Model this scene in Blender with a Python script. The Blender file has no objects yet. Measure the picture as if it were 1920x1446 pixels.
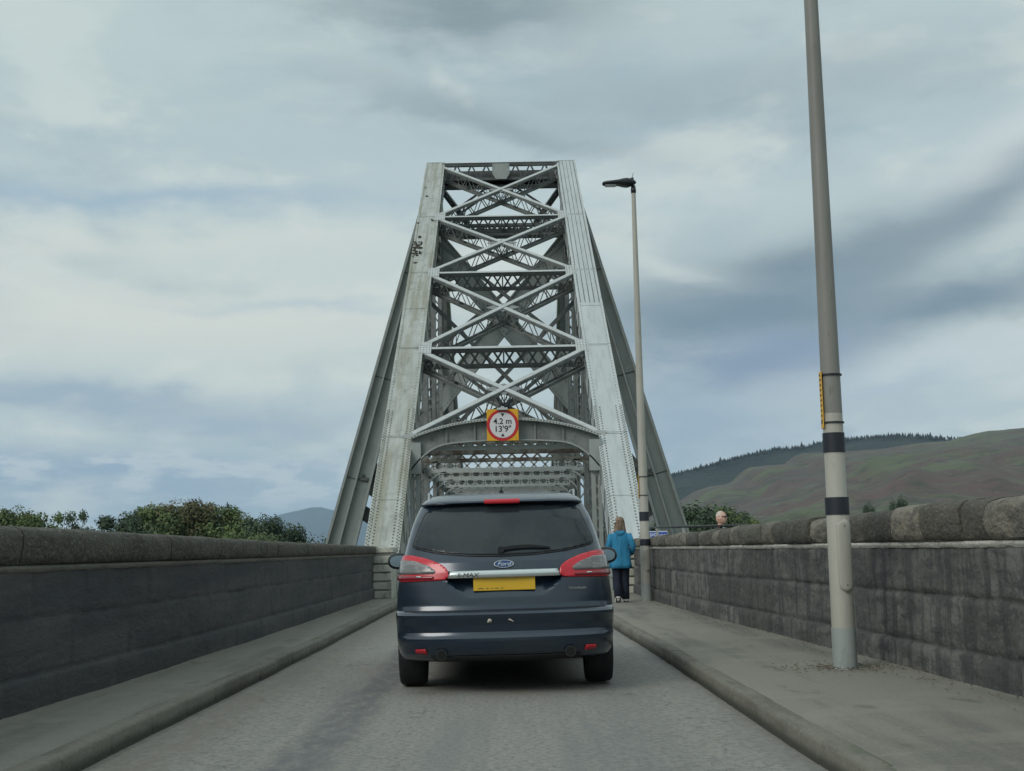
import bpy, bmesh, math, random
import numpy as np
from mathutils import Vector, Matrix, noise
random.seed(7)
SC = bpy.context.scene; COL = SC.collection
rad = math.radians

# ------------------------------------------------------------ camera
F = 2400.0; CAMH = 1.2
cd = bpy.data.cameras.new('camera'); cam = bpy.data.objects.new('camera', cd); COL.objects.link(cam)
cd.sensor_width = 36; cd.lens = 36 * F / 1920; cd.clip_start = 0.1; cd.clip_end = 60000
PITCH = math.atan(307 / F); ROLL = -0.02; YAW = -0.004
CM = Matrix.Rotation(YAW, 4, 'Z') @ Matrix.Rotation(math.pi / 2 + PITCH, 4, 'X') @ Matrix.Rotation(ROLL, 4, 'Z')
cam.matrix_world = Matrix.Translation((0, 0, CAMH)) @ CM
SC.camera = cam
def at_y(px, py, y):
    d = CM.to_3x3() @ Vector(((px - 960) / F, (723 - py) / F, -1)); return d * (y / d.y) + Vector((0, 0, CAMH))
def lin(r, g, b):
    return tuple(((c / 255 + .055) / 1.055) ** 2.4 if c > 10 else c / 255 / 12.92 for c in (r, g, b))

# ------------------------------------------------------------ sky, sun, exposure
SUN_EL, SUN_AZ = 36.0, 222.0           # compass style: behind the camera, to its left
W = bpy.data.worlds.new('World'); SC.world = W; W.use_nodes = True
class NT:
    def __init__(s, tree): s.t = tree; s.n = tree.nodes; s.l = tree.links
    def node(s, typ, **kw):
        n = s.n.new(typ)
        for k, v in kw.items(): setattr(n, k, v)
        return n
    def link(s, a, b): s.l.new(a, b)
    def put(s, sock, v):
        if v is None: return
        if isinstance(v, bpy.types.NodeSocket): s.l.new(v, sock)
        else:
            if hasattr(sock.default_value, '__len__') and len(sock.default_value) == 4 and len(v) == 3: v = (*v, 1)
            sock.default_value = v
    def math(s, op, a, b=None, c=None, clamp=False):
        n = s.node('ShaderNodeMath', operation=op, use_clamp=clamp)
        for i, v in enumerate((a, b, c)): s.put(n.inputs[i], v)
        return n.outputs[0]
    def mix(s, f, a, b, mode='MIX'):
        n = s.node('ShaderNodeMix', data_type='RGBA', blend_type=mode)
        s.put(n.inputs[0], f); s.put(n.inputs[6], a); s.put(n.inputs[7], b); return n.outputs[2]
    def smooth(s, v, lo, hi, a=0., b=1.):
        n = s.node('ShaderNodeMapRange', interpolation_type='SMOOTHSTEP')
        for i, x in enumerate((v, lo, hi, a, b)): s.put(n.inputs[i], x)
        return n.outputs[0]
    def noise(s, vec, scale, detail=5, rough=.55, dist=0.):
        n = s.node('ShaderNodeTexNoise'); s.put(n.inputs['Vector'], vec); n.inputs['Scale'].default_value = scale
        n.inputs['Detail'].default_value = detail; n.inputs['Roughness'].default_value = rough; n.inputs['Distortion'].default_value = dist
        return n.outputs[0]
    def mapping(s, vec, scale=(1, 1, 1), loc=(0, 0, 0), rot=(0, 0, 0)):
        n = s.node('ShaderNodeMapping'); s.put(n.inputs[0], vec); n.inputs[1].default_value = loc
        n.inputs[2].default_value = rot; n.inputs[3].default_value = scale; return n.outputs[0]
def build_sky():
    t = NT(W.node_tree); bg = t.n['Background']
    sky = t.node('ShaderNodeTexSky', sky_type='NISHITA', sun_disc=False)
    sky.sun_elevation = rad(SUN_EL); sky.sun_rotation = rad(SUN_AZ)
    tc = t.node('ShaderNodeTexCoord').outputs['Generated']
    sp = t.node('ShaderNodeSeparateXYZ'); t.link(tc, sp.inputs[0]); x, y, z = sp.outputs
    u = t.math('ARCTAN2', x, y); v = t.math('ARCSINE', z)
    cb = t.node('ShaderNodeCombineXYZ'); t.link(u, cb.inputs[0]); t.link(v, cb.inputs[1]); uv = cb.outputs[0]
    # clouds lie in streets that flatten towards the horizon
    n1 = t.noise(t.mapping(uv, (4, 12, 1), (3.1, .4, 0), (0, 0, .06)), 1, 8, .54, .25)
    n2 = t.noise(t.mapping(uv, (9, 23, 1), (7.7, 2.0, 3), (0, 0, .1)), 1, 9, .58, .25)
    n3 = t.noise(t.mapping(uv, (5.5, 11, 1), (1.2, 5.3, 6)), 1, 8, .54, .3)
    n4 = t.noise(t.mapping(uv, (14, 48, 1), (2.2, 9.3, 1)), 1, 9, .58, .2)
    warp = t.math('SUBTRACT', n1, .5); warp2 = t.math('SUBTRACT', n2, .5)
    uw = t.math('ADD', t.math('ADD', u, t.math('MULTIPLY', warp, .20)), t.math('MULTIPLY', warp2, .07)); 
    vw = t.math('ADD', t.math('ADD', v, t.math('MULTIPLY', warp2, .055)), t.math('MULTIPLY', warp, .05))
    def blob(px, py, sx, sy, tilt=0.):
        u0 = (px - 957) / F; v0 = (1030 - .02*(px-957) - py) / F; sx /= F; sy /= F
        du = t.math('SUBTRACT', uw, u0); dv = t.math('SUBTRACT', vw, v0)
        if tilt: dv = t.math('SUBTRACT', dv, t.math('MULTIPLY', du, tilt))
        a = t.math('POWER', t.math('ABSOLUTE', t.math('DIVIDE', du, sx)), 2.0); b = t.math('POWER', t.math('ABSOLUTE', t.math('DIVIDE', dv, sy)), 2.0)
        return t.math('EXPONENT', t.math('MULTIPLY', t.math('ADD', a, b), -1.0))
    ramp = t.node('ShaderNodeValToRGB'); t.link(t.math('MULTIPLY', v, 1 / .5), ramp.inputs[0])
    el = ramp.color_ramp.elements
    stops = [(0.0, (140, 163, 183)), (.05, (150, 171, 186)), (.12, (165, 183, 190)), (.22, (176, 192, 194)), (.36, (190, 202, 199)), (.50, (180, 195, 196)),
             (.62, (170, 187, 191)), (.80, (174, 190, 192)), (1.0, (176, 191, 193))]
    el[0].position = 0; el[0].color = (*lin(*stops[0][1]), 1); el[1].position = 1; el[1].color = (*lin(*stops[-1][1]), 1)
    for p, c in stops[1:-1]:
        e = el.new(p); e.color = (*lin(*c), 1)
    c = ramp.outputs[0]
    c = t.mix(t.smooth(n1, .50, .66, 0, .55), c, lin(146, 168, 178))
    c = t.mix(t.smooth(n3, .50, .64, 0, .75), c, lin(200, 209, 204))
    c = t.mix(t.smooth(n2, .50, .72, 0, .30), c, lin(150, 166, 173))
    c = t.mix(t.smooth(n2, .48, .28, 0, .32), c, lin(206, 213, 207))
    def put(f, k, col): 
        nonlocal c
        c = t.mix(t.math('MULTIPLY', f, k, clamp=True), c, lin(*col))
    put(blob(150, 130, 480, 150), .55, (180, 196, 196))
    put(blob(230, 405, 420, 26), .75, (145, 170, 187))
    put(blob(330, 480, 560, 34), .65, (200, 207, 201))
    put(blob(300, 620, 560, 85), .75, (203, 208, 201))
    put(blob(560, 590, 190, 14), .6, (168, 185, 194))
    put(blob(180, 760, 420, 26), .85, (144, 164, 180))
    put(blob(480, 790, 260, 28), .8, (150, 169, 184))
    put(blob(200, 905, 520, 40), .9, (136, 160, 181))
    # low heaped clouds with crisp tops
    low_m = t.math('MULTIPLY', t.smooth(v, .018, .045), t.smooth(v, .11, .075))
    put(t.math('MULTIPLY', t.smooth(n4, .47, .60), low_m), .75, (184, 197, 202))
    put(t.math('MULTIPLY', t.smooth(n4, .60, .70), low_m), .6, (150, 167, 180))
    put(blob(870, 40, 250, 55, -.1), 1.0, (128, 144, 150))
    put(blob(700, 40, 130, 26), .6, (150, 165, 170))
    put(blob(1000, 235, 300, 34, -.25), .85, (142, 157, 163))
    put(blob(1080, 120, 200, 26, -.2), .6, (160, 175, 180))
    put(blob(1480, 190, 420, 60), .55, (146, 162, 168))
    put(blob(1240, 330, 160, 60), .4, (180, 194, 197))
    put(blob(1560, 420, 420, 50), .5, (176, 190, 193))
    put(blob(1900, 320, 130, 55, .5), .85, (194, 203, 203))
    put(blob(1820, 430, 280, 50, .45), .9, (130, 145, 155))
    put(blob(1500, 520, 280, 60, .15), 1.0, (120, 138, 148))
    put(blob(1400, 600, 330, 80, .02), 1.0, (112, 133, 147))
    put(blob(1750, 600, 330, 46, .22), 1.0, (117, 136, 149))
    put(blob(1480, 690, 180, 46, -.15), .95, (120, 139, 162))
    put(blob(1310, 790, 200, 90), .75, (134, 156, 178))
    put(blob(1770, 700, 260, 46, .10), 1.0, (186, 198, 201))
    put(blob(1650, 740, 150, 26, .0), .7, (160, 178, 190))
    put(blob(1850, 790, 240, 30), .8, (168, 184, 192))
    put(blob(1270, 500, 120, 40, -.2), .7, (192, 202, 200))
    put(blob(1180, 440, 130, 24, .0), .5, (200, 206, 200))
    # overcast brightens towards the zenith
    up = t.smooth(z, .5, .95, 1.0, 1.4)
    c = t.mix(1.0, c, t.node('ShaderNodeCombineXYZ').outputs[0], 'MIX') if False else c
    sc = t.node('ShaderNodeVectorMath', operation='SCALE'); t.link(c, sc.inputs[0]); t.link(t.math('MULTIPLY', up, 11.6), sc.inputs['Scale'])
    low = t.smooth(z, -.02, 0.0)
    c2 = t.mix(low, (1.2, 1.3, 1.3), sc.outputs[0])
    fin = t.mix(.96, sky.outputs[0], c2)
    t.link(fin, bg.inputs[0]); bg.inputs[1].default_value = 0.1
build_sky()
sd = bpy.data.lights.new('sun', 'SUN'); sd.energy = 1.4; sd.angle = rad(28); sd.color = (1, .96, .9)
sun = bpy.data.objects.new('sun', sd); COL.objects.link(sun)
_a = rad(SUN_AZ); _d = Vector((math.sin(_a) * math.cos(rad(SUN_EL)), math.cos(_a) * math.cos(rad(SUN_EL)), math.sin(rad(SUN_EL))))
sun.rotation_euler = _d.to_track_quat('Z', 'Y').to_euler()
SC.view_settings.view_transform = 'Standard'; SC.view_settings.look = 'None'; SC.view_settings.exposure = 0; SC.view_settings.gamma = 1
SC.render.engine = 'CYCLES'
SC.cycles.use_denoising = True; SC.cycles.max_bounces = 6; SC.cycles.volume_bounces = 1

# ------------------------------------------------------------ materials
def mat(name, col, rough=.7, metal=0., layers=(), bump=None, coat=0., attr=None, spec=None, rot=(0, 0, 0), voro=None):
    m = bpy.data.materials.new(name); m.use_nodes = True; t = NT(m.node_tree); p = t.n['Principled BSDF']
    tc = t.node('ShaderNodeTexCoord').outputs['Object']; c = (*col, 1)
    if attr:
        a = t.node('ShaderNodeVertexColor', layer_name='tone').outputs[0]
        c = t.mix(1.0, c, a, 'MULTIPLY')
    for (scale, detail, colr, lo, hi, k) in layers:
        n = t.noise(t.mapping(tc, scale, (random.random() * 9, 0, 0), rot), 1, detail, .6)
        c = t.mix(t.smooth(n, lo, hi, 0, k), c, (*colr, 1))
    if isinstance(c, tuple): p.inputs['Base Color'].default_value = c
    else: t.link(c, p.inputs['Base Color'])
    p.inputs['Roughness'].default_value = rough; p.inputs['Metallic'].default_value = metal
    p.inputs['Coat Weight'].default_value = coat; p.inputs['Coat Roughness'].default_value = .16
    if spec is not None: p.inputs['Specular IOR Level'].default_value = spec
    if bump:
        h = None
        for (scale, det, w) in bump:
            n = t.math('MULTIPLY', t.noise(t.mapping(tc, scale if hasattr(scale, '__len__') else (scale,) * 3), 1, det, .6), w)
            h = n if h is None else t.math('ADD', h, n)
        b = t.node('ShaderNodeBump'); b.inputs['Distance'].default_value = 1.0; b.inputs['Strength'].default_value = 1.0
        t.link(h, b.inputs['Height']); t.link(b.outputs[0], p.inputs['Normal'])
    return m
M = {}
def asphalt():
    m = mat('asphalt', (.245, .238, .212), .9, layers=[((26, 26, 26), 4, (.10, .10, .095), .42, .62, .55), ((70, 70, 70), 3, (.40, .39, .37), .58, .70, .55),
        ((1.6, .10, 1), 4, (.15, .155, .155), .50, .66, .55), ((.8, .5, 1), 4, (.19, .17, .14), .55, .7, .4)], bump=[(80, 3, .0035)])
    t = NT(m.node_tree); p = t.n['Principled BSDF']; c = p.inputs['Base Color'].links[0].from_socket
    tc = t.node('ShaderNodeTexCoord').outputs['Object']; sp = t.node('ShaderNodeSeparateXYZ'); t.link(tc, sp.inputs[0]); x = sp.outputs[0]
    wob = t.math('MULTIPLY', t.math('SUBTRACT', t.noise(t.mapping(tc, (.8, .35, 1)), 1, 4), .5), .5); xx = t.math('ADD', x, wob)
    grain = t.noise(t.mapping(tc, (9, 3, 5)), 1, 5, .7)
    def strip(lo0, lo1, hi0, hi1):
        return t.math('MULTIPLY', t.math('MULTIPLY', t.smooth(xx, lo0, lo1), t.smooth(xx, hi0, hi1, 1., 0.)), t.smooth(grain, .35, .6, .35, 1.))
    # rubbed wheel track, and grit swept against both kerbs
    c = t.mix(t.math('MULTIPLY', strip(-1.5, -1.3, -1.15, -.95), .95), c, (.115, .117, .118, 1))
    c = t.mix(t.math('MULTIPLY', strip(.5, .75, .9, 1.2), .35), c, (.13, .135, .14, 1))
    c = t.mix(t.math('MULTIPLY', strip(-3.2, -3.0, -2.15, -1.75), .7), c, (.175, .155, .125, 1))
    c = t.mix(t.math('MULTIPLY', strip(1.45, 1.8, 3.0, 3.2), .5), c, (.15, .135, .11, 1))
    vo = t.node('ShaderNodeTexVoronoi', feature='DISTANCE_TO_EDGE'); wv = t.node('ShaderNodeVectorMath', operation='ADD')
    nz = t.node('ShaderNodeTexNoise'); t.link(tc, nz.inputs['Vector']); nz.inputs['Scale'].default_value = 2.2; nz.inputs['Detail'].default_value = 6
    t.link(t.mapping(tc, (.45, .22, 1)), wv.inputs[0]); t.link(t.mapping(nz.outputs['Color'], (.5, .5, 0)), wv.inputs[1]); t.link(wv.outputs[0], vo.inputs['Vector']); vo.inputs['Scale'].default_value = 1.0
    crack = t.math('MULTIPLY', t.smooth(vo.outputs['Distance'], .0, .006, 1., 0.), t.smooth(grain, .4, .6))
    c = t.mix(t.math('MULTIPLY', crack, .6), c, (.05, .05, .048, 1))
    spot = t.noise(t.mapping(tc, (3.1, 1.3, 1)), 1, 6, .65); c = t.mix(t.math('MULTIPLY', t.smooth(spot, .62, .72), .5), c, (.09, .088, .08, 1))
    t.link(c, p.inputs['Base Color']); return m
M['asphalt'] = asphalt()
M['pavement'] = mat('pavement', (.195, .188, .156), .92, layers=[((2.4, .25, 1), 5, (.12, .117, .10), .45, .68, .8), ((30, 30, 30), 4, (.25, .24, .21), .5, .7, .4), ((1.2, 1.5, 1), 4, (.23, .22, .185), .5, .65, .55),
    ((3, 1.2, 1), 6, (.075, .072, .055), .60, .72, .55)], bump=[(30, 4, .008), (3, 3, .012)])
KERB_ = mat('kerbstone', (.16, .153, .125), .9, layers=[((9, 1.2, 5), 5, (.10, .095, .075), .45, .65, .7), ((3, .8, 1), 3, (.06, .08, .035), .60, .72, .5), ((30, 30, 30), 3, (.27, .26, .23), .55, .7, .4)], bump=[(25, 4, .012)])
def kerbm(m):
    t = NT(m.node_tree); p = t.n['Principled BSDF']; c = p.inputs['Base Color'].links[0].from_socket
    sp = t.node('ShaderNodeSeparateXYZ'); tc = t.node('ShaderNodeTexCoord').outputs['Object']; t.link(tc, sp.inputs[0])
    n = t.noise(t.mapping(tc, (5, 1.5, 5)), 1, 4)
    c = t.mix(t.math('MULTIPLY', t.smooth(t.math('ADD', sp.outputs[2], t.math('MULTIPLY', n, .04)), .02, .09, 1., 0.), .9), c, (.035, .036, .026, 1)); t.link(c, p.inputs['Base Color']); return m  # darker low down: gutter dirt, with the kerb face's shade put into the colour
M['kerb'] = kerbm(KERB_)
M['stone'] = mat('wall_stone', (.105, .103, .096), .93, attr=True, layers=[((5, 2.2, 7), 6, (.055, .056, .056), .42, .62, .85), ((30, 12, 30), 5, (.17, .165, .15), .52, .70, .5), ((9, 5, 2), 5, (.20, .19, .165), .62, .74, .5),
    ((1.2, .6, 1.2), 3, (.05, .052, .056), .5, .7, .5), ((6, 7, .7), 5, (.045, .046, .048), .48, .62, .75), ((5, 8, .9), 5, (.19, .185, .165), .60, .72, .55)], bump=[((22, 22, 9), 5, .02), ((6, 4, 6), 3, .04)])
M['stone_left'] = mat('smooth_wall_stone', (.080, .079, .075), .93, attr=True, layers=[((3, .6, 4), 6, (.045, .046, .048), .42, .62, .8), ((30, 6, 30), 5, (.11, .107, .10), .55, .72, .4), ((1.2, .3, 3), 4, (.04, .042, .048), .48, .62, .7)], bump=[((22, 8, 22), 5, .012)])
M['coping'] = mat('coping_stone', (.155, .142, .116), .93, attr=True, layers=[((7, 4, 9), 6, (.085, .08, .068), .42, .62, .8), ((40, 20, 40), 5, (.24, .23, .19), .52, .70, .5), ((10, 10, 10), 4, (.13, .14, .07), .60, .72, .5), ((60, 60, 60), 2, (.07, .066, .055), .5, .62, .45)], bump=[((26, 16, 26), 5, .03), ((6, 4, 6), 3, .05)])
M['mortar'] = mat('pale_mortar', (.52, .50, .45), .95, layers=[((14, 6, 20), 5, (.3, .28, .25), .5, .65, .7)], bump=[(30, 3, .03)])
M['grass'] = mat('grass', (.05, .075, .025), .95, layers=[((.3, .3, .3), 5, (.10, .10, .04), .45, .65, .8), ((6, 6, 6), 4, (.03, .045, .015), .5, .6, .7)], bump=[(8, 3, .1)])
M['water'] = mat('sea_water', (.02, .035, .045), .12, bump=[((.25, .6, 1), 4, .15)])
ST = (.30, .325, .315)
M['steel_pale'] = mat('painted_steel_main_leg', (.33, .36, .355), .6, layers=[((1.2, 1.2, .5), 6, (.26, .285, .28), .45, .66, .7), ((5, 5, .8), 6, (.24, .26, .24), .58, .72, .5)])
M['steel_face'] = mat('painted_steel_face', (.37, .39, .365), .5, layers=[((7, .8, 9), 6, (.27, .285, .26), .40, .66, .8), ((2.6, .13, 2), 5, (.235, .225, .165), .46, .62, .85), ((3, 1.6, 3), 7, (.19, .20, .18), .52, .66, .6), ((1.4, .35, 1), 5, (.43, .455, .435), .50, .66, .6),
    ((26, 2.3, 26), 5, (.215, .20, .155), .56, .74, .5), ((7, 4, 7), 6, (.10, .09, .07), .64, .70, .8)], bump=[((6, 2, 6), 3, .012)])
M['steel_face2'] = mat('painted_steel_face_clean', (.42, .455, .45), .45, layers=[((7, .7, 9), 6, (.32, .35, .34), .45, .66, .7), ((1.4, .3, 1), 4, (.48, .515, .515), .50, .66, .6), ((26, 1.6, 26), 5, (.25, .25, .21), .60, .74, .45), ((6, 1.2, 6), 6, (.2, .2, .15), .66, .71, .6)], bump=[((6, 2, 6), 3, .012)])
M['steel_light'] = mat('painted_steel_flange', (.42, .45, .445), .55, layers=[((4, 4, 4), 5, (.36, .38, .36), .45, .65, .8), ((9, 9, 9), 5, (.24, .20, .14), .66, .72, .6)])  # lighter copy of the bridge paint: sky light on flanges put into the colour
M['steel'] = mat('painted_steel', ST, .6, layers=[((1.2, 1.2, .5), 6, (.20, .225, .21), .45, .66, .85), ((5, 5, 3), 6, (.35, .37, .35), .52, .70, .5), ((3, 3, 2), 6, (.12, .10, .07), .66, .72, .6)])
M['steel_brace'] = mat('painted_steel_brace', (.19, .205, .20), .6, layers=[((2, 2, 2), 5, (.12, .13, .125), .45, .65, .8), ((6, 6, 6), 5, (.28, .30, .285), .56, .70, .6), ((4, 4, 4), 4, (.10, .065, .045), .64, .72, .6)])  # darker copy of the bridge paint: shade below the flanges put into the colour
M['steel_dark'] = mat('painted_steel_lattice', (.095, .107, .106), .6, layers=[((2, 2, 2), 5, (.06, .066, .066), .45, .65, .8), ((6, 6, 6), 5, (.15, .16, .155), .56, .70, .6), ((4, 4, 4), 4, (.10, .065, .045), .62, .72, .6)])  # darkest copy of the bridge paint: shade inside the lattice put into the colour
M['steel_rust'] = mat('rusty_painted_steel', (.22, .225, .20), .75, layers=[((3, 3, 3), 6, (.085, .055, .045), .42, .60, .9), ((9, 9, 9), 5, (.15, .09, .06), .58, .68, .6)])
M['pedestal'] = mat('pedestal_paint', (.46, .46, .40), .7, layers=[((5, 5, 3), 6, (.22, .22, .18), .45, .65, .85), ((9, 9, 2), 5, (.48, .5, .46), .55, .7, .6), ((9, 9, 9), 5, (.16, .13, .08), .64, .7, .6)])
M['rivet'] = mat('rivet_paint', (.13, .135, .115), .6)
M['rust_flake'] = mat('rust_flake', (.05, .045, .035), .9)
M['iron'] = mat('dark_iron', (.03, .035, .035), .5)
M['rail'] = mat('rail_paint', (.33, .36, .34), .6)

# ------------------------------------------------------------ mesh builder
class MB:
    def __init__(s): s.v = []; s.f = []; s.c = None
    def add(s, vs, fs):
        o = len(s.v); s.v.extend([tuple(v) for v in vs]); s.f.extend([tuple(i + o for i in f) for f in fs])
    def bar(s, p0, p1, w, h, up=(0, 0, 1), off=(0, 0)):
        p0 = Vector(p0); p1 = Vector(p1); d = (p1 - p0)
        if d.length < 1e-6: return
        d.normalize(); up = Vector(up); sd_ = d.cross(up)
        if sd_.length < 1e-4: sd_ = d.cross(Vector((0, 1, 0)))
        sd_.normalize(); u = sd_.cross(d).normalized()
        q = []
        for p in (p0, p1):
            p = p + sd_ * off[0] + u * off[1]
            for a, b in ((-1, -1), (1, -1), (1, 1), (-1, 1)): q.append(p + sd_ * (a * w / 2) + u * (b * h / 2))
        s.add(q, [(0, 3, 2, 1), (4, 5, 6, 7), (0, 1, 5, 4), (1, 2, 6, 5), (2, 3, 7, 6), (3, 0, 4, 7)])
    def box(s, x0, x1, y0, y1, z0, z1):
        s.add([(x0, y0, z0), (x1, y0, z0), (x1, y1, z0), (x0, y1, z0), (x0, y0, z1), (x1, y0, z1), (x1, y1, z1), (x0, y1, z1)],
              [(0, 3, 2, 1), (4, 5, 6, 7), (0, 1, 5, 4), (1, 2, 6, 5), (2, 3, 7, 6), (3, 0, 4, 7)])
    def tube(s, pts, rs, n=12, caps=True, rx=None):
        pts = [Vector(p) for p in pts]; m = len(pts); rings = []
        if not hasattr(rs, '__len__'): rs = [rs] * m
        ref = Vector((1, 0, 0))
        for i, p in enumerate(pts):
            d = (pts[min(i + 1, m - 1)] - pts[max(i - 1, 0)]).normalized()
            a = ref - d * ref.dot(d)
            if a.length < .05: a = Vector((0, 1, 0)) - d * d.y
            a.normalize(); b = d.cross(a); r = rs[i]; r1, r2 = (r if hasattr(r, '__len__') else (r, r))
            rings.append([p + a * (r1 * math.cos(2 * math.pi * k / n)) + b * (r2 * math.sin(2 * math.pi * k / n)) for k in range(n)])
        vs = [v for r in rings for v in r]; fs = []
        for i in range(m - 1):
            for k in range(n):
                k2 = (k + 1) % n; fs.append((i * n + k, i * n + k2, (i + 1) * n + k2, (i + 1) * n + k))
        if caps: fs.append(tuple(range(n - 1, -1, -1))); fs.append(tuple((m - 1) * n + k for k in range(n)))
        s.add(vs, fs)
    def prism(s, pts, vec):
        n = len(pts); vec = Vector(vec); a = [Vector(p) for p in pts]; b = [p + vec for p in a]
        s.add(a + b, [tuple(range(n - 1, -1, -1)), tuple(range(n, 2 * n))] + [(i, (i + 1) % n, n + (i + 1) % n, n + i) for i in range(n)])
    def grid(s, rows):
        n = len(rows[0]); vs = [v for r in rows for v in r]
        s.add(vs, [(i * n + j, i * n + j + 1, (i + 1) * n + j + 1, (i + 1) * n + j) for i in range(len(rows) - 1) for j in range(n - 1)])
    def dome(s, p, nrm, r, h):
        p = Vector(p); nrm = Vector(nrm).normalized(); a = nrm.orthogonal().normalized(); b = nrm.cross(a); vs = []
        for rr, hh in ((r, 0), (r * .6, h)):
            for k in range(6): vs.append(p + a * rr * math.cos(k * math.pi / 3) + b * rr * math.sin(k * math.pi / 3) + nrm * hh)
        s.add(vs, [(k, (k + 1) % 6, 6 + (k + 1) % 6, 6 + k) for k in range(6)] + [tuple(range(6, 12))])
    def mesh(s, name):
        me = bpy.data.meshes.new(name); me.from_pydata(s.v, [], s.f); me.update(); return me
    def build(s, name, m, parent=None, smooth=False, off=(0, 0, 0), fix=True, matrix=None):
        if off != (0, 0, 0):
            s.v = [(v[0] - off[0], v[1] - off[1], v[2] - off[2]) for v in s.v]
        me = s.mesh(name)
        if fix:
            bm = bmesh.new(); bm.from_mesh(me); bmesh.ops.recalc_face_normals(bm, faces=bm.faces); bm.to_mesh(me); bm.free()
        me.materials.append(m)
        if smooth: me.polygons.foreach_set('use_smooth', [True] * len(me.polygons))
        o = bpy.data.objects.new(name, me); COL.objects.link(o)
        if parent: o.parent = parent
        if matrix is not None: o.matrix_local = matrix
        return o
def sharp(o, ang=35):
    try: o.data.set_sharp_from_angle(angle=rad(ang))
    except Exception: pass
    return o
def bevel(o, w=.01, n=2):
    b = o.modifiers.new('bevel', 'BEVEL'); b.width = w; b.segments = n; b.limit_method = 'ANGLE'; return o
def tag(o, label=None, cat=None, group=None, kind=None):
    if label: o['label'] = label
    if cat: o['category'] = cat
    if group: o['group'] = group
    if kind: o['kind'] = kind
    return o
def thing(name, label, cat, loc=(0, 0, 0), rz=0, group=None):
    o = bpy.data.objects.new(name, None); COL.objects.link(o); o.location = loc; o.rotation_euler = (0, 0, rz); o.empty_display_size = .3
    return tag(o, label, cat, group)
def struct(o, kind='structure'): o['kind'] = kind; return o
def text_obj(name, txt, size, m, parent, loc, rot, ext=.002, shear=0., bold=0., align='CENTER', sx=1.0):
    cu = bpy.data.curves.new(name, 'FONT'); cu.body = txt; cu.size = size; cu.extrude = ext; cu.shear = shear; cu.offset = bold
    cu.align_x = align; cu.align_y = 'CENTER'
    tmp = bpy.data.objects.new('tmp', cu); COL.objects.link(tmp); bpy.context.view_layer.update()
    me = bpy.data.meshes.new_from_object(tmp.evaluated_get(bpy.context.evaluated_depsgraph_get()))
    bpy.data.objects.remove(tmp); bpy.data.curves.remove(cu)
    me.name = name; me.materials.clear(); me.materials.append(m)
    o = bpy.data.objects.new(name, me); COL.objects.link(o); o.parent = parent; o.location = loc; o.rotation_euler = rot; o.scale = (sx, 1, 1)
    return o

# ------------------------------------------------------------ ground: terrain, water, road, pavements
def interp(pts, y):
    return float(np.interp(y, [p[0] for p in pts], [p[1] for p in pts]))
LK = [(-8, -2.52), (9, -2.50), (12, -2.45), (17, -2.42), (26, -2.42), (220, -2.42)]
RK = [(-8, 1.80), (3, 1.73), (7, 1.69), (8.4, 1.67), (10.3, 1.66), (14.5, 1.63), (18.6, 1.55), (26, 1.50), (31, 1.60), (220, 1.75)]
LW = [(-8, -3.58), (6, -3.50), (9, -3.46), (12, -3.34), (16, -3.27), (24, -3.2), (30.6, -3.17)]
RW = [(-8, 3.62), (6, 3.52), (9, 3.46), (11.4, 3.40), (13.3, 3.28), (15.7, 3.16), (19.3, 2.98), (24.5, 2.86), (30, 2.86)]
def terrain_h(x, y):
    def sm(t): t = max(0, min(1, t)); return t * t * (3 - 2 * t)
    side = sm((abs(x + .1) - 7.5) / 16); h = -.12 - 9.5 * side
    front = sm((y - 33) / 14); h = h * (1 - front) + (-12.5 if abs(x) < 25 else -10.5) * front if y > 33 else h
    h += (-9.6 - h) * sm((abs(x) - 20) / 10) * (1 if y > 33 else 0) * front
    if y > 85: h -= sm((y - 85 - 190 * sm((abs(x) - 18) / 8)) / 40) * 5
    h += noise.noise(Vector((x * .07, y * .07, 0))) * .9 * max(side, front)
    return h
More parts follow.
